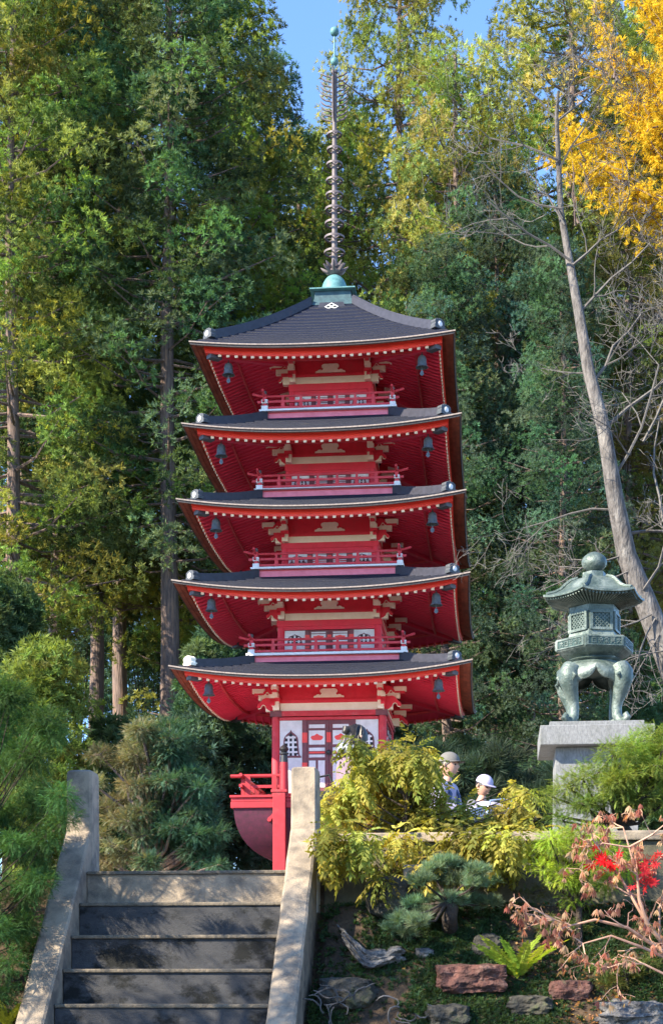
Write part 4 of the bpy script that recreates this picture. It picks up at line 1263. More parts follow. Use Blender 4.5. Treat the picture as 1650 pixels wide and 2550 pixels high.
# unseen tree added left of the camera to dapple the bank with shade
bl = [(0, 0, 0, 0, 0)]
rb2 = random.Random(9); rgs = np.random.default_rng(77)
o = thing('shade_tree', (-6.3, 3.4, 0), 'unseen leafy tree added left of the viewpoint to dapple the bank', 'tree')
S = MB(); S.tube([(0,0,0),(.1,.1,2.2),(.2,.1,4.4)], [.12,.1,.05], 8); pos = []
for i in range(46):
    c = np.array([min(2.2, rb2.gauss(.3, .9)), rb2.gauss(.4, .9), rb2.uniform(4.2, 7.4)]); S.tube([(.15,.1,2.6), tuple(c*.6+np.array([0,0,1.6])*.4), tuple(c)], [.03,.02,.008], 4, cap=False)
    pos.append(c + rgs.normal(size=(34, 3))*.22)
S.build('branches', 'bark_dark', o)
pos = np.concatenate(pos); scatter(FEATHER, pos, rgs.normal(size=pos.shape)+np.array([0,0,.4]), .16, np.ones((len(pos), 3)), 'foliage', 'leaf', o, gravity=True, rg=rgs, color=(.1,.18,.06,1))

# unseen shrub added left of the feathery conifer to shade steps and right side wall
o = thing('shade_shrub', (-3.9, 7.2, 0), 'unseen tall evergreen shrub added left of the steps to shade them', 'shrub')
S = MB(); S.tube([(0,0,0),(.05,.05,1.6),(0,.1,3.0)], [.08,.06,.03], 8); pos = []
for i in range(58):
    c = np.array([rb2.uniform(-.6, .75), rb2.uniform(-1.3, .3), rb2.uniform(1.6, 4.4)]); S.tube([(0,.05,1.4), tuple(c)], [.02,.006], 4, cap=False)
    pos.append(c + rgs.normal(size=(80, 3))*.17)
S.build('branches', 'bark_dark', o)
pos = np.concatenate(pos); scatter(FEATHER, pos, rgs.normal(size=pos.shape)+np.array([0,0,.4]), .14, np.ones((len(pos), 3)), 'foliage', 'leaf', o, gravity=True, rg=rgs, color=(.08,.16,.05,1))
# ================================================================ ROCKS
def rock(px0, px1, py0, py1, label, material, seed, depth=.8, rugged=.16, boxy=.5, fn=None, Y=None, name='rock', group=None, sub=5):
    import bmesh
    from mathutils import noise
    c = hit((px0+px1)/2, py1-3) if Y is None else P((px0+px1)/2, py1, Y)
    s = c.y/F; w = (px1-px0)*s/2; h = (py1-py0)*s/2; dpt = w*depth
    bm = bmesh.new(); bmesh.ops.create_icosphere(bm, subdivisions=sub, radius=1)
    for v in bm.verts:
        q = v.co.copy()
        # squarer than a ball
        f = max(abs(q.x), abs(q.y), abs(q.z)); q = q*(1-boxy) + (q/f)*boxy
        n = noise.fractal(q*1.6+Vector((seed*3.1, 0, 0)), 1.0, 2.1, 5)
        r_ = noise.voronoi(q*2.2+Vector((seed, seed, 0)))[0][0]
        q = q*(1 + n*rugged + (r_-.35)*rugged*.9)
        if fn: q = fn(q)
        v.co = Vector((q.x*w, q.y*dpt, q.z*h + h*.8))
    me = bpy.data.meshes.new(name); bm.to_mesh(me); bm.free()
    me.materials.append(MATS[material]); me.polygons.foreach_set('use_smooth', [True]*len(me.polygons)); me.set_sharp_from_angle(angle=math.radians(28))
    o = bpy.data.objects.new(name, me); COL.objects.link(o); o.location = (c.x, c.y+dpt*.5, c.z); o.rotation_euler = (0, 0, .15*math.sin(seed))
    return tag(o, label, 'rock', group)
def saddle(q):
    z = q.z*.55
    z += 1.15*max(0, -q.x-.30)**1.1*1.6 - .50*(1-min(1, abs(q.x+.05)*1.2)) + (.12 if q.x > .5 else 0) - .35*max(0, q.x)
    return Vector((q.x, q.y, z))
rock(843, 1005, 2322, 2408, 'pale jagged rock with an upturned left horn on the bank', 'rock_grey', 1, fn=saddle, rugged=.30, boxy=.2)
rock(1085, 1255, 2398, 2470, 'reddish brown squared rock below the small pine', 'rock_red', 2, boxy=.75, rugged=.13)
rock(785, 935, 2428, 2512, 'dark mossy rock beside the right side wall of the steps', 'rock_dark', 3, boxy=.45)
rock(1265, 1375, 2478, 2528, 'low brown rock at the bottom below the fern', 'rock_dark', 4, boxy=.5)
rock(1490, 1660, 2490, 2565, 'pale grey craggy rock in the bottom right corner', 'rock_grey', 5, boxy=.5, rugged=.25)
rock(1175, 1250, 2322, 2385, 'dark rounded rock just behind the fern', 'rock_dark', 6, boxy=.3)
rock(1060, 1170, 2500, 2560, 'dark low rock on the bottom edge in the middle of the bank', 'rock_dark', 7, boxy=.4)
rock(1030, 1080, 2360, 2388, 'small pale stone half sunk in the ground cover', 'rock_grey', 8, boxy=.3, sub=4)
rock(1370, 1470, 2440, 2490, 'flat tan stone on the bank right of the fern', 'rock_red', 9, boxy=.5)
# rounded boulder and a squared tan block against the retaining wall
rock(905, 1030, 2170, 2275, 'smooth dark boulder leaning on the retaining wall', 'rock_dark', 10, boxy=.25, rugged=.06, Y=9.55)
m = MB(); m.box(-.085, .085, -.06, .06, 0, .11); pb = P(1040, 2200, 9.62)
tag(m.build('stone_block', 'concrete', bevel=.012, loc=pb), 'small squared tan stone block above the pine on the wall foot', 'stone block')
bl_ = tag
# ================================================================ GROUND COVER
rg = np.random.default_rng(8)
N_ = 24000; pos = []; tn = []
while len(pos) < N_:
    px, py = rg.uniform(740, 1700), rg.uniform(2235, 2600)
    if rg.uniform() < .5: x = rg.uniform(XR+.19, 2.1); y = rg.uniform(7.8, 9.7)
    else: x = rg.uniform(XR+.19, 2.1); y = rg.uniform(8.2, 9.75)
    f = math.sin(x*5.3+y*3)*.5 + math.sin(x*11-y*7)*.3
    if f + rg.normal()*.3 < -.28 : continue
    pos.append((x, y, gz(x, y)+.005)); g_ = rg.uniform(.55, 1.4); tn.append((g_*rg.uniform(.8, 1.4), g_, g_*rg.uniform(.6, 1.1)))
nrm = np.tile([0, -.55, .8], (N_, 1)) + rg.normal(size=(N_, 3))*.25
o = scatter(MOSS, pos, nrm, rg.uniform(.014, .040, N_), tn, 'ground_cover', 'leaf', rg=rg, color=(.040,.080,.038,1)); tag(o, 'low dark green creeping cover over the rocky bank', 'ground cover', kind='stuff')
# cover on the left bank beneath the conifer
N_ = 2500; x = rg.uniform(-5, XL-.2, N_); y = rg.uniform(6.8, 9.7, N_); pos = [(a, b, gz(a, b)) for a, b in zip(x, y)]
o = scatter(MOSS, pos, np.tile([0, -.5, .8], (N_, 1))+rg.normal(size=(N_, 3))*.2, rg.uniform(.02, .06, N_), np.ones((N_, 3)), 'ivy_cover', 'leaf', rg=rg, color=(.05,.11,.04,1)); tag(o, 'dark ivy on the bank left of the steps', 'ivy', kind='stuff')
# fallen leaves
LEAF1 = [np.array(blade(np.array([0., -.5, 0]), np.array([0, 1., .1]), 1, .6, np.array([0, 0, 1.]))) for _ in range(2)]
N_ = 4500; x = rg.normal(1.0, .55, N_); x = np.clip(x, XR+.2, 2.3); y = np.clip(rg.normal(9.15, .35, N_), 7.9, 9.75)
pos = [(a, b, gz(a, b)+.012) for a, b in zip(x, y)]
tt = np.array([(.55,.26,.10),(.42,.22,.12),(.60,.38,.18),(.30,.16,.09)])[rg.integers(0, 4, N_)]*rg.uniform(.6, 1.2, (N_, 1))
o = scatter(LEAF1, pos, np.tile([0, .7, .7], (N_, 1))+rg.normal(size=(N_, 3))*.5, rg.uniform(.014, .032, N_), tt, 'fallen_leaves', 'leaf_thin', rg=rg); tag(o, 'scatter of fallen copper leaves on the bank', 'fallen leaves', kind='stuff')
# curling dry roots at the bottom of the bank
m = MB(); rr = random.Random(4)
pr0 = hit(950, 2520)
for i in range(16):
    px = rr.uniform(800, 1040); py = rr.uniform(2490, 2545); a = rr.uniform(0, 6.3); pts = []; p = hit(px, py); q = p.copy()
    for j in range(8):
        a += rr.uniform(-.5, .9); q = q + Vector((math.cos(a)*.028, 0, math.sin(a)*.020)); pts.append(Vector((q.x, min(q.y, 9.0)-.03-.01*math.sin(j), q.z+.02)) - pr0)
    m.tube(pts, [.005]*7+[.002], 4)
rt_ = m.build('dry_roots', 'bark_pale', smooth=50, loc=pr0); tag(rt_, 'tangle of dry curling roots at the bottom of the bank near the side wall', 'roots', kind='stuff')

# ================================================================ RECURSIVE BRANCHING
def branch(S, p, d, L, r, depth, rr, tips=None, drop=0, seg=4, kids=3, wig=.25, minr=.004, sides=5, spread=.7, fr=.62, bias=None):
    pts = [p.copy()]; rad = [r]; q = p.copy(); dd = d.normalized()
    for i in range(seg):
        dd = (dd + Vector((rr.gauss(0, wig), rr.gauss(0, wig), rr.gauss(0, wig)-drop))).normalized()
        if bias: dd = (dd + bias).normalized()
        q = q + dd*(L/seg); pts.append(q.copy()); rad.append(max(minr, r*(1-.55*(i+1)/seg)))
    S.tube(pts, rad, sides if r > .03 else (4 if r > .012 else 3), cap=False)
    if tips is not None and depth <= 1: tips += [(pts[-1], dd.copy()), (pts[-2], dd.copy())]
    if depth <= 0: return
    for k in range(kids):
        i = rr.randint(1, seg); f = Vector((rr.gauss(0, 1), rr.gauss(0, 1), rr.gauss(0, 1)))
        f = (f - dd*f.dot(dd)).normalized()
        nd = (dd*(1-spread*.5) + f*spread).normalized()
        branch(S, pts[i], nd, L*fr*rr.uniform(.7, 1.2), rad[i]*.62, depth-1, rr, tips, drop, seg, kids, wig, minr, sides, spread, fr, bias)

# bare grey tree on the right
rr = random.Random(12); YB = 30.0
path = [(1760,1900,92),(1690,1700,84),(1620,1520,74),(1560,1380,64),(1530,1250,54),(1500,1080,44),(1462,930,38),(1440,780,32),(1418,640,25),(1396,510,20),(1390,400,17),(1384,300,13),(1388,245,9)]
u = YB/F
pb = P(path[0][0], path[0][1], YB); pb.z = gz(pb.x, YB)
bt = thing('bare_tree', pb, 'leafless pale grey tree leaning in from the right behind the bronze lantern', 'tree')
S = MB(); pts = [P(a, b, YB)-pb for a, b, w in path]; pts[0].z = -.2
pts = [p + Vector((0, .25*math.sin(i*.9), 0)) for i, p in enumerate(pts)]
S.tube(pts, [w*u/2*.76 for *_, w in path], 14, cap=False); S.build('trunk', 'bark_pale', bt, smooth=70)
S = MB()
def limb(px, py, dirv, L, r, depth=3, kids=3, **k): branch(S, P(px, py, YB)-pb, Vector(dirv), L*.85, r*.55, depth, rr, kids=kids, **k)
up_ = Vector((0, 0, .06))
for a in [(1390,400,(-.9,-.1,.55),1.7,.05),(1388,300,(-.6,.2,.6),1.3,.035),(1388,300,(.6,0,.9),1.6,.04),(1392,420,(.8,-.2,.5),1.8,.045),(1386,260,(.15,0,1),1.3,.03),
          (1420,650,(-.9,.1,.5),2.2,.05),(1425,660,(.7,0,.6),1.7,.045),(1396,520,(-1,.2,.35),2.0,.04),(1440,780,(.9,.2,.5),2.2,.05),(1405,560,(-.8,-.3,.6),1.6,.035),
          (1470,960,(.5,.1,1),2.2,.06),(1500,1070,(.9,0,.7),2.8,.07),(1462,930,(-.7,.3,.2),1.2,.03),(1520,1200,(.8,-.2,.8),2.6,.06),(1535,1270,(-.9,0,-.05),2.2,.04),(1545,1330,(.9,.2,.3),2.3,.06),
          (1560,1380,(-1,.1,-.1),2.0,.035),(1600,1470,(.6,-.2,.9),2.3,.05),(1570,1420,(-.9,-.2,-.25),1.6,.03),(1620,1530,(-.6,-.3,-.35),1.8,.035),(1640,1580,(-.5,-.4,-.6),1.7,.03),(1630,1540,(-.3,-.4,-.8),1.7,.03),(1650,1300,(.2,0,.9),2.6,.05),(1600,1100,(.3,.1,.8),2.3,.045),(1660,1620,(-.7,-.2,-.1),1.8,.03)]:
    limb(*a, depth=4, kids=3 if a[2][0] < 0 else 4, bias=up_ if a[2][2] > 0 else None, minr=.004, wig=.17)
S.build('branches', 'bark_twig', bt, smooth=70)

# ginkgo, yellow leaves strung along the boughs
rr = random.Random(21); YG = 44.0
pb = P(1740, 1500, YG); pb.z = gz(pb.x, YG)
gk = thing('ginkgo_tree', pb, 'tall ginkgo with golden yellow autumn leaves at the top right', 'tree')
S = MB(); tp_ = [P(1740, 2200, YG)-pb, P(1735, 1400, YG)-pb, P(1720, 700, YG)-pb, P(1690, 100, YG)-pb, P(1670, -350, YG)-pb]; tp_[0].z = -.2
S.tube(tp_, [.35,.28,.2,.12,.04], 10, cap=False); S.build('trunk', 'bark', gk, smooth=60)
S = MB(); lp = []; ld = []; ls = []
def strand(a, b, nl, sag=.4, w=.18, r=.05):
    p0, p1 = P(*a, YG+rr.uniform(-1, 1))-pb, P(*b, YG+rr.uniform(-1.5, 1))-pb
    pts = []
    for i in range(9):
        t = i/8; q = p0.lerp(p1, t); q += Vector((rr.gauss(0, .06), rr.gauss(0, .06), sag*4*t*(1-t)*.5)); pts.append(q)
    S.tube(pts, [r*(1-.8*i/8) for i in range(9)], 5, cap=False)
    for _ in range(nl):
        t = rr.random(); i = min(7, int(t*8)); q = pts[i].lerp(pts[i+1], t*8-i)
        lp.append(tuple(q + Vector((rr.gauss(0, w), rr.gauss(0, w), rr.gauss(0, w)))))
        ld.append((rr.gauss(0, .6), rr.gauss(0, .6), rr.gauss(.3, .6))); ls.append(rr.uniform(.14, .26))
for a, b, n in [((1720,560),(1470,420),200),((1720,420),(1490,220),200),((1700,300),(1400,130),110),((1700,200),(1560,-20),220),((1710,640),(1450,470),180),((1690,120),(1590,-90),200),((1700,30),(1600,-200),220),((1720,350),(1530,120),240),
                ((1430,560),(1385,350),0),((1560,470),(1440,290),200),((1480,490),(1400,330),150),((1720,500),(1560,330),260),((1720,480),(1600,250),300),((1720,600),(1520,480),200),((1700,250),(1620,60),280),((1720,400),(1640,180),300),((1720,330),(1600,330),260),((1540,200),(1480,60),90),((1720,690),(1560,560),90),((1720,150),(1650,-60),300),((1600,520),(1500,520),110)]:
    if n: strand(a, b, int(n*.34), w=.15)
    for _ in range(2): strand(a, (b[0]+rr.uniform(-60, 60), b[1]+rr.uniform(-80, 80)), int(n*.30), w=.14, r=.03)
S.build('branches', 'bark', gk, smooth=60)
ls = np.array(ls)*.85
scatter(TUFT, lp, ld, ls, np.random.default_rng(2).uniform(.75, 1.25, (len(lp), 1))*np.array([[1, 1, 1]]), 'crown', 'leaf_thin', gk, color=(.56,.40,.035,1))

# maple with bare pale twigs, withered pink leaves and two red clusters
rr = random.Random(31); YM = 8.75
pb = hit(1690, 2440); pb = Vector((P(1700, 2400, YM).x, YM, gz(P(1700, 2400, YM).x, YM)))
mp = thing('japanese_maple', pb, 'nearly bare small maple with two scarlet leaf clusters and withered pink leaves', 'tree')
S = MB(); tips = []
Pm = lambda px, py, dy=0: P(px, py, YM+dy)-pb
def mbr(pts, r0, kids=5, L=.16):
    q = [Pm(*p) for p in pts]
    S.tube(q, [1.2*r0*(1-.7*i/(len(q)-1)) for i in range(len(q))], 6, cap=False)
    for k in range(kids):
        i = rr.randint(1, len(q)-1); d = (q[i]-q[i-1]).normalized()
        branch(S, q[i], (d+Vector((rr.gauss(0, .8), rr.gauss(0, .5), rr.gauss(0, .8)))).normalized(), L*rr.uniform(.6, 1.2), r0*.45, 2, rr, tips, drop=.05, seg=3, kids=2, wig=.3, minr=.0018, sides=4)
mbr([(1760,2480),(1690,2400,-.05),(1610,2300,-.1),(1570,2230,-.1),(1540,2180,-.1),(1500,2130,-.1)], .013, 9)
mbr([(1760,2470),(1650,2370,-.1),(1560,2310,-.15),(1480,2290,-.2),(1420,2305,-.2),(1380,2290,-.2)], .011, 9)
mbr([(1610,2300,-.1),(1590,2240,-.15),(1585,2180,-.15),(1565,2110,-.1),(1550,2060,-.1)], .009, 6)
mbr([(1565,2110,-.1),(1620,2080,-.1),(1670,2040,-.1)], .007, 4)
mbr([(1590,2190,-.1),(1640,2140,-.1),(1690,2120,-.1)], .008, 5)
mbr([(1565,2110,-.1),(1500,2100,-.1),(1462,2120,-.1),(1450,2150,-.1)], .005, 5)
mbr([(1690,2400),(1600,2360,-.15),(1520,2330,-.2),(1450,2350,-.2)], .009, 6)
mbr([(1700,2410),(1640,2330,0),(1640,2260,0),(1660,2200,0)], .009, 6)
mbr([(1760,2500),(1680,2440,-.1),(1600,2400,-.2),(1540,2400,-.2)], .009, 5)
S.build('twigs', 'twig_pink', mp, smooth=60)
rg = np.random.default_rng(3)
WITH = [np.concatenate([np.array(blade(np.array([0, 0, 0.]), np.array([math.sin(a)*.8, .2*k, -1-.2*k]), 1, .26, np.array([.2, 1, .3*k]))) for a, k in zip((-.9,-.35,.2,.7), (0,1,2,1))]) for _ in range(3)]
lp = [p+Vector((rg.normal()*.012, rg.normal()*.012, rg.normal()*.012)) for p, d in tips for _ in range(3)]
lp = [p for p in lp if rg.uniform() < .34]
scatter(WITH, [tuple(p) for p in lp], [(rg.normal()*.25, rg.normal()*.25, 1) for _ in lp], rg.uniform(.025, .055, len(lp)), np.array([(.45,.20,.14),(.52,.30,.20),(.34,.12,.09),(.48,.33,.20)])[rg.integers(0, 4, len(lp))], 'withered_leaves', 'leaf_thin', mp, rg=rg)
STAR = [np.concatenate([np.array(blade(np.array([0, 0, 0.]), np.array([math.sin(a), .1, math.cos(a)]), 1-.2*abs(a)/2.4, .24, np.array([0, 1., .2]))) for a in (-2.2,-1.4,-.7,0,.7,1.4,2.2)]) for _ in range(2)]
for (cx_, cy_, sx_, sy_, n) in ((1505,2152,30,26,26),(1605,2185,30,32,26),(1620,2140,16,22,10)):
    pp = [tuple(Pm(cx_+rg.normal()*sx_*.6, cy_+rg.normal()*sy_*.6, -.12+rg.normal()*.05)) for _ in range(n)]
    o = scatter(STAR, pp, rg.normal(size=(n, 3))*np.array([1, .4, 1]), rg.uniform(.028, .05, n), np.ones((n, 1))*np.array([[1, 1, 1]])*rg.uniform(.7, 1.2, (n, 1)), 'red_leaves', 'leaf_thin', mp, rg=rg, color=(.75,.02,.03,1) if cx_ < 1550 else (.62,.04,.055,1))
# ================================================================ PEOPLE
def skin_obj(name, chains, material, parent, sub=2):
    """chains: list of lists of (x,y,z,r[,r2]); a chain starting with an int joins that vertex; the first vertex is the root"""
    V = []; E = []; Rr = []
    for ch in chains:
        prev = None
        for e in ch:
            if isinstance(e, int): prev = e; continue
            V.append(e[:3]); Rr.append((e[3], e[4] if len(e) > 4 else e[3])); i = len(V)-1
            if prev is not None: E.append((prev, i))
            prev = i
    me = bpy.data.meshes.new(name); me.from_pydata(V, E, []); me.update()
    o = bpy.data.objects.new(name, me); COL.objects.link(o); o.parent = parent
    sk = o.modifiers.new('skin', 'SKIN'); sk.use_smooth_shade = True
    lay = me.skin_vertices[0].data
    for i, r in enumerate(Rr): lay[i].radius = r; lay[i].use_root = (i == 0)
    ss = o.modifiers.new('sub', 'SUBSURF'); ss.levels = sub; ss.render_levels = sub
    me.materials.append(MATS[material]); return o
def head_mesh(b, c, r=.105, yaw=0, pitch=0):
    """head with brow, nose, lips, chin, ears; faces -y before turning"""
    b.M = Matrix.Translation(c) @ Matrix.Rotation(yaw, 4, 'Z') @ Matrix.Rotation(pitch, 4, 'X')
    n, mrows = 28, 22; rows = []
    for i in range(mrows+1):
        t = -PI/2 + PI*i/mrows; z = math.sin(t); row = []
        for k in range(n+1):
            a = 2*PI*k/n; x = math.cos(t)*math.cos(a); y = math.cos(t)*math.sin(a)
            X, Y_, Zz = x*.78, y*.95, z*1.18
            f = max(0, -y)
            if z < 0: X *= 1 + .22*z; Y_ = Y_*(1+.10*z) - .05*f*(-z)
            Y_ -= .20*math.exp(-((x/.16)**2+((z+.12)/.20)**2))*f      # nose
            Y_ -= .05*math.exp(-((x/.30)**2+((z+.52)/.09)**2))*f      # lips
            Y_ += .07*math.exp(-(((abs(x)-.33)/.16)**2+((z-.06)/.10)**2))*f   # eye sockets
            Y_ -= .06*math.exp(-((x/.25)**2+((z+.86)/.14)**2))*f      # chin
            row.append((X*r, Y_*r, Zz*r))
        rows.append(row)
    b.grid(rows)
    for sx in (-1, 1): b.tube([(sx*.80*r, .05*r, -.22*r), (sx*.90*r, .12*r, .02*r), (sx*.84*r, .10*r, .22*r)], [.05*r,.13*r,.07*r], 8)
def hand(chs, w, d, side, s=1.0, curl=.5):
    """appends five fingers rooted in the palm to the chains (d forearm direction)"""
    w = Vector(w); d = Vector(d).normalized(); sd = d.cross(Vector((0, 0, 1))).normalized(); nn = sd.cross(d).normalized()
    out = []
    for i, (o_, L) in enumerate(((-.03,.075),(-.01,.085),(.012,.078),(.032,.06))):
        p = w + d*.085*s + sd*o_*s; q = p + d*L*.5*s - nn*.02*curl; r = q + (d*(1-curl)-nn*curl).normalized()*L*.5*s
        out.append([tuple(w + d*.05*s + sd*o_*.8*s)+(.011,), tuple(p)+(.010,), tuple(q)+(.009,), tuple(r)+(.007,)])
    p = w + d*.03*s - sd*.03*s; out.append([tuple(w+d*.02*s)+(.012,), tuple(p)+(.012,), tuple(p+d*.035*s-sd*.02*s)+(.010,), tuple(p+d*.06*s-sd*.018*s-nn*.01)+(.008,)])
    return out
def person(loc, rz, sc, label, top, bottom, pose, hat=None, hairlen=.0, cap_face=0, face_yaw=0, face_pitch=0):
    o = thing('person', loc, label, 'person', rz=rz); o.scale = (sc, sc, sc)
    lean = pose.get('lean', 0); L, Rg = pose['L'], pose['R']        # elbow, wrist positions
    hd = Vector((0, -lean-.02, 1.585))
    neck = (0, -lean*.9, 1.44)
    body = [[(0, 0, .95, .13, .10), (0, -lean*.3, 1.10, .12, .095), (0, -lean*.6, 1.28, .15, .105), (0, -lean*.8, 1.40, .10, .08), (0, -lean*.9, 1.45, .055), (0, -lean-.01, 1.52, .05)]]
    for sx in (-1, 1):
        body.append([0, (sx*.09, 0, .86, .085), (sx*.10, pose.get('knee', -.02), .48, .06), (sx*.10, .03, .10, .042), (sx*.10, -.05, .045, .045), (sx*.11, -.15, .03, .038)])
    arms = []
    for sx, (el, wr) in ((-1, L), (1, Rg)):
        sh = (sx*.17, -lean*.8, 1.38)
        body.append([2, sh + (.062,), tuple(el) + (.046,), tuple(wr) + (.030,)])
        d = (Vector(wr)-Vector(el)).normalized(); w2 = Vector(wr)+d*.05
        body[-1].append(tuple(w2)+(.034, .020)); arms.append((w2, d, sx))
    b = skin_obj('body', body, 'skin', o)
    hands = []
    for w2, d, sx in arms:
        hs = hand([], tuple(w2-d*.035), d, sx)
        for ch in hs: hands.append(ch)
    # fingers grow from the palms of the same body
    me = b.data
    h_ = MB(); head_mesh(h_, hd + Vector((0, -.0, .03)), .108, face_yaw, face_pitch)
    # join head and fingers geometry as one skin coloured mesh under the body
    hm = h_.build('head', 'skin', o, smooth=80)
    for sx_i, (w2, d, sx) in enumerate(arms):
        f = skin_obj('hand', hands[sx_i*5:sx_i*5+5], 'skin', o, 1)
    ft = MB(); ft.M = h_.M
    r = .108
    for sx in (-1, 1):
        ft = MB(); ft.M = h_.M; ft.lathe([(.001,-.010),(.010,-.006),(.012,0),(.010,.006),(.001,.010)], 8, c=(sx*.33*r, -.80*r, .07*r))
        ft.build('eye', 'dark_void', o)
    ft = MB(); ft.M = h_.M; ft.tube([(-.022,-.96*r,-.60*r),(0,-1.0*r,-.615*r),(.022,-.96*r,-.60*r)], [.003,.006,.003], 5); ft.build('mouth', 'twig_pink', o)
    # hair: cap over skull, longer at the back
    hr = MB(); hr.M = h_.M; rows = []; n = 26
    for i in range(12):
        t = PI/2 - (PI*.5+hairlen)*i/11; row = []
        for k in range(n+1):
            a = 2*PI*k/n; y = math.sin(a); cut = max(0, -y)
            tt = PI/2 - (PI/2-t)*(1-.50*cut**1.5) if y < 0 else t
            zz = math.sin(tt); 
            if tt < 0: row.append((math.cos(a)*.86*r*(1+.08*math.sin(k*3)), math.sin(a)*1.0*r+.01, zz*1.9*r))
            else: row.append((math.cos(tt)*math.cos(a)*.86*r*(1+.03*math.sin(k*5+i)), math.cos(tt)*math.sin(a)*1.04*r, zz*1.26*r))
        rows.append(row)
    hr.grid(rows)
    if not hat:
        hr.tube([(0,.9*r,.5*r),(0,1.25*r,.35*r),(0,1.3*r,.05*r)], [.30*r,.42*r,.25*r], 10)
        rq = random.Random(5)
        for _ in range(60):
            a = rq.uniform(0, PI); z0_ = rq.uniform(.2, 1.1)*r; x_ = math.cos(a)*.86*r; y_ = math.sin(a)*1.0*r
            hr.tube([(x_*.75, y_*.75, z0_), (x_*1.03, y_*1.06, z0_-.5*r), (x_*1.02, y_*1.02, z0_-1.3*r)], [.006,.012,.004], 4)
    hr.build('hair', 'hair', o, smooth=70)
    # clothes follow the body
    tch = [[(0, 0, .90, .155, .125), (0, -lean*.3, 1.08, .145, .12), (0, -lean*.6, 1.27, .17, .125), (0, -lean*.8, 1.39, .115, .095), (0, -lean*.9, 1.455, .068)]]
    for sx, (el, wr) in ((-1, L), (1, Rg)):
        e_ = Vector(el); w_ = Vector(wr); w_ = e_.lerp(w_, pose.get('sleeve', .93))
        tch.append([2, (sx*.17, -lean*.8, 1.38, .080), tuple(e_) + (.062,), tuple(w_) + (.046,)])
    skin_obj('jacket', tch, top, o)
    pch = [[(0, 0, .95, .150, .12), (0, 0, .90, .15, .125)]]
    for sx in (-1, 1): pch.append([1, (sx*.09, 0, .80, .10), (sx*.10, pose.get('knee', -.02), .48, .078), (sx*.10, .03, .13, .062)])
    skin_obj('trousers', pch, bottom, o)
    for sx in (-1, 1):
        s = MB(); s.M = Matrix.Translation((sx*.10, -.05, 0)); s.lathe([(.05,.0),(.062,.01),(.06,.05),(.045,.085),(.04,.10)], 14, c=(0,.06,0)); s.tube([(0,.05,.04),(0,-.06,.035),(0,-.13,.028)], [.055,.052,.035], 10); s.build('shoe', 'black_cloth', o, smooth=60)
    if hat:
        c = MB(); c.M = h_.M; rows = []
        for i in range(9):
            t = PI/2*(1-i/8.0); row = []
            for k in range(n+1):
                a = 2*PI*k/n; row.append((math.cos(t*.97)*math.cos(a)*.93*r, math.cos(t*.97)*math.sin(a)*1.10*r, (.42+.98*math.sin(t))*r))
            rows.append(row)
        c.grid(rows)
        # brim
        br_ = []
        for k in range(-8, 9):
            a = k/8*1.25; R1, R2 = 1.08, 1.08 + (.75*math.cos(a*1.1) if abs(a) < 1.3 else 0)
            br_.append([(math.sin(a)*.93*r, -math.cos(a)*1.08*r, .43*r), (math.sin(a)*.93*r*(1+.10*math.cos(a)), -math.cos(a)*1.08*r-.62*r*math.cos(a), .34*r)])
        c.grid(br_); c.grid([[(p[0], p[1], p[2]-.006) for p in q] for q in br_])
        c.build('cap', hat, o, smooth=60)
    return o
rel = lambda px, Y: P(px, 0, Y).x
# woman seen from behind near the post
a_ = person((rel(872, 14.2), 14.2, ZL-.02), math.radians(128), .94, 'person with dark hair and patterned scarf in a pale lilac jacket behind the stone post', 'lilac_cloth', 'black_cloth',
    dict(L=((-.27,-.10,1.14), (-.22,-.34,1.08)), R=((.27,-.10,1.14), (.16,-.36,1.12)), lean=.05), hairlen=.75, face_pitch=.25)
m = MB(); m.tube([(-.075,.06,1.50),(-.10,-.03,1.48),(0,-.14,1.46),(.10,-.03,1.48),(.075,.06,1.50),(0,.09,1.51),(-.075,.06,1.50)], .045, 8); m.build('scarf', 'print_cloth', a_, smooth=60)
m = MB(); m.tube([(0,.02,1.68),(0,-.03,1.715)], [.095,.08], 14)
bg_ = thing('shoulder_bag', P(805, 2010, 13.95), 'black shoulder bag hanging beside the person behind the post', 'bag')
m = MB(); m.box(-.14, .14, -.06, .06, -.14, .14); m.build('bag_body', 'black_cloth', bg_, bevel=.03)
m = MB(); m.tube([(-.12,0,.13),(-.06,0,.26),(.05,0,.28),(.12,0,.13)], .012, 6); m.build('strap', 'black_cloth', bg_)
# man in a grey cap
z0 = ZL-.02
b_ = person((rel(1092, 16.0), 16.0, z0), math.radians(68), .925, 'person in a grey baseball cap and pale lilac shirt with dark straps, facing right', 'white_cloth', 'grey_cloth',
    dict(L=((-.25,-.16,1.15), (-.10,-.42,1.12)), R=((.25,-.12,1.14), (.14,-.40,1.10)), lean=.10, sleeve=.55), hat='cap_cloth')
m = MB()
for sx in (-1, 1): m.tube([(sx*.10,.05,1.44),(sx*.105,-.10,1.45),(sx*.11,-.19,1.30),(sx*.12,-.15,1.12),(sx*.12,.05,1.02)], .018, 6)
m.build('straps', 'navy_cloth', b_, smooth=60)
# smaller person in a pale cap beside him
c_ = person((rel(1182, 15.6), 15.6, z0), math.radians(50), .765, 'small person in a pale lilac cap looking down over the stroller', 'grey_cloth', 'navy_cloth',
    dict(L=((-.24,-.14,1.14), (-.12,-.36,1.05)), R=((.24,-.14,1.14), (.10,-.36,1.05)), lean=.12), hat='white_cloth', face_pitch=.35)
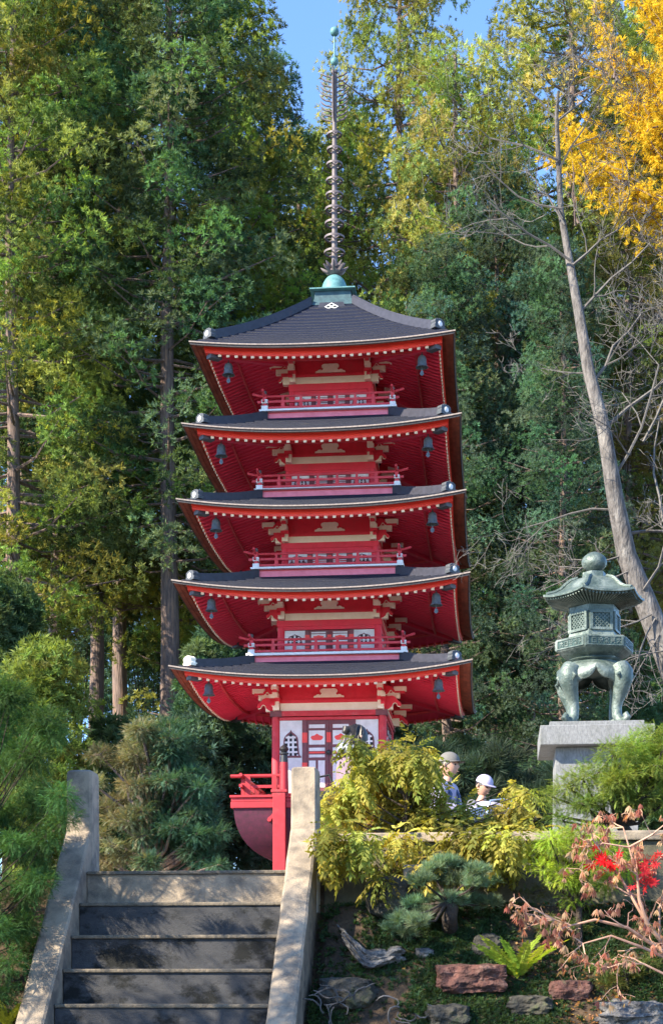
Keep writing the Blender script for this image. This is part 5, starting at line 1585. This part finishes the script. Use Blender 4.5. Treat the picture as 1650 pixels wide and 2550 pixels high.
# stroller with a clear and blue canopy
sx_ = rel(1212, 15.0)
sr = thing('stroller', (sx_, 15.0, z0), 'stroller with a white and blue canopy and a silver hoop', 'stroller', rz=.2)
s_z = P(1212, 2050, 15.0).z - z0
m = MB(); rows = []
for i in range(9):
    a = PI*i/8; row = []
    for k in range(13):
        x = -.22 + .44*k/12; rr_ = .20*math.sqrt(max(.05, 1-(x/.26)**2)); row.append((x, -.20*math.cos(a)*1.1, s_z + rr_*math.sin(a)))
    rows.append(row)
m.grid(rows); m.grid([[(p[0]*.98, p[1]*.98, p[2]-.01) for p in r_] for r_ in rows]); m.build('canopy', 'navy_cloth', sr, smooth=60)
m = MB(); m.grid([[(p[0]*1.01, p[1]*1.02, p[2]+.006) for p in r_] for r_ in rows[2:5]]); m.build('canopy_band', 'white_cloth', sr, smooth=60)
m = MB(); m.tube([(-.05,-.26,s_z-.12),(-.05,-.26,s_z+.10),(-.02,-.25,s_z+.18),(.10,-.25,s_z+.20),(.22,-.25,s_z+.16),(.26,-.24,s_z-.10)], .012, 8); m.build('hoop', 'chrome', sr, smooth=60)
m = MB(); m.box(-.2, .2, -.25, .2, .35, .55); m.build('seat', 'grey_cloth', sr, bevel=.03)
m = MB()
for sx in (-1, 1): m.tube([(sx*.2,-.35,.10),(sx*.21,0,.55),(sx*.22,.30,s_z-.02)], .012, 6); m.tube([(sx*.2,.30,.10),(sx*.21,0,.55)], .012, 6)
m.tube([(-.22,.30,s_z-.02),(.22,.30,s_z-.02)], .014, 6); m.build('frame', 'chrome', sr, smooth=60)
for sx in (-1, 1):
    for yy in (-.35, .30):
        m = MB(); m.M = Matrix.Translation((sx*.22, yy, .10)) @ Matrix.Rotation(PI/2, 4, 'Y'); m.lathe([(.06,-.015),(.10,-.018),(.10,.018),(.06,.015),(.06,-.015)], 18, cap=False); m.lathe([(.06,-.005),(.06,.005)], 12); m.build('wheel', 'black_cloth', sr, smooth=40)
# unseen trees added to shade the pagoda stand with the forest
# ================================================================ camera, light, sky
cam = bpy.data.cameras.new('camera'); co = bpy.data.objects.new('camera', cam); COL.objects.link(co)
co.location = (0, 0, EYE); co.rotation_euler = (PI/2, 0, PSI)
cam.sensor_fit = 'VERTICAL'; cam.sensor_height = 36; cam.lens = 36*F/2550
cam.shift_y = (HY-1275)/2550; cam.clip_start = .1; cam.clip_end = 3000
scene.camera = co
TS = Vector((-.68, -.50, .56)).normalized()
s_ = bpy.data.lights.new('sun', 'SUN'); s_.energy = 3.9; s_.angle = math.radians(.5); s_.color = (1, .88, .68)
so_ = bpy.data.objects.new('sun', s_); COL.objects.link(so_); so_.rotation_euler = TS.to_track_quat('Z', 'Y').to_euler()
w = bpy.data.worlds.new('World'); scene.world = w; w.use_nodes = True
nt = w.node_tree; sk = nt.nodes.new('ShaderNodeTexSky'); sk.sky_type = 'NISHITA'; sk.sun_disc = False
sk.sun_elevation = math.asin(TS.z); sk.sun_rotation = math.atan2(TS.x, TS.y)
sk.altitude = 2000; sk.air_density = 1.0; sk.dust_density = .0; sk.ozone_density = 6
nt.links.new(sk.outputs[0], nt.nodes['Background'].inputs['Color']); nt.nodes['Background'].inputs['Strength'].default_value = .13
scene.view_settings.view_transform = 'Standard'; scene.view_settings.look = 'None'
scene.view_settings.exposure = 2.02; scene.view_settings.gamma = 1
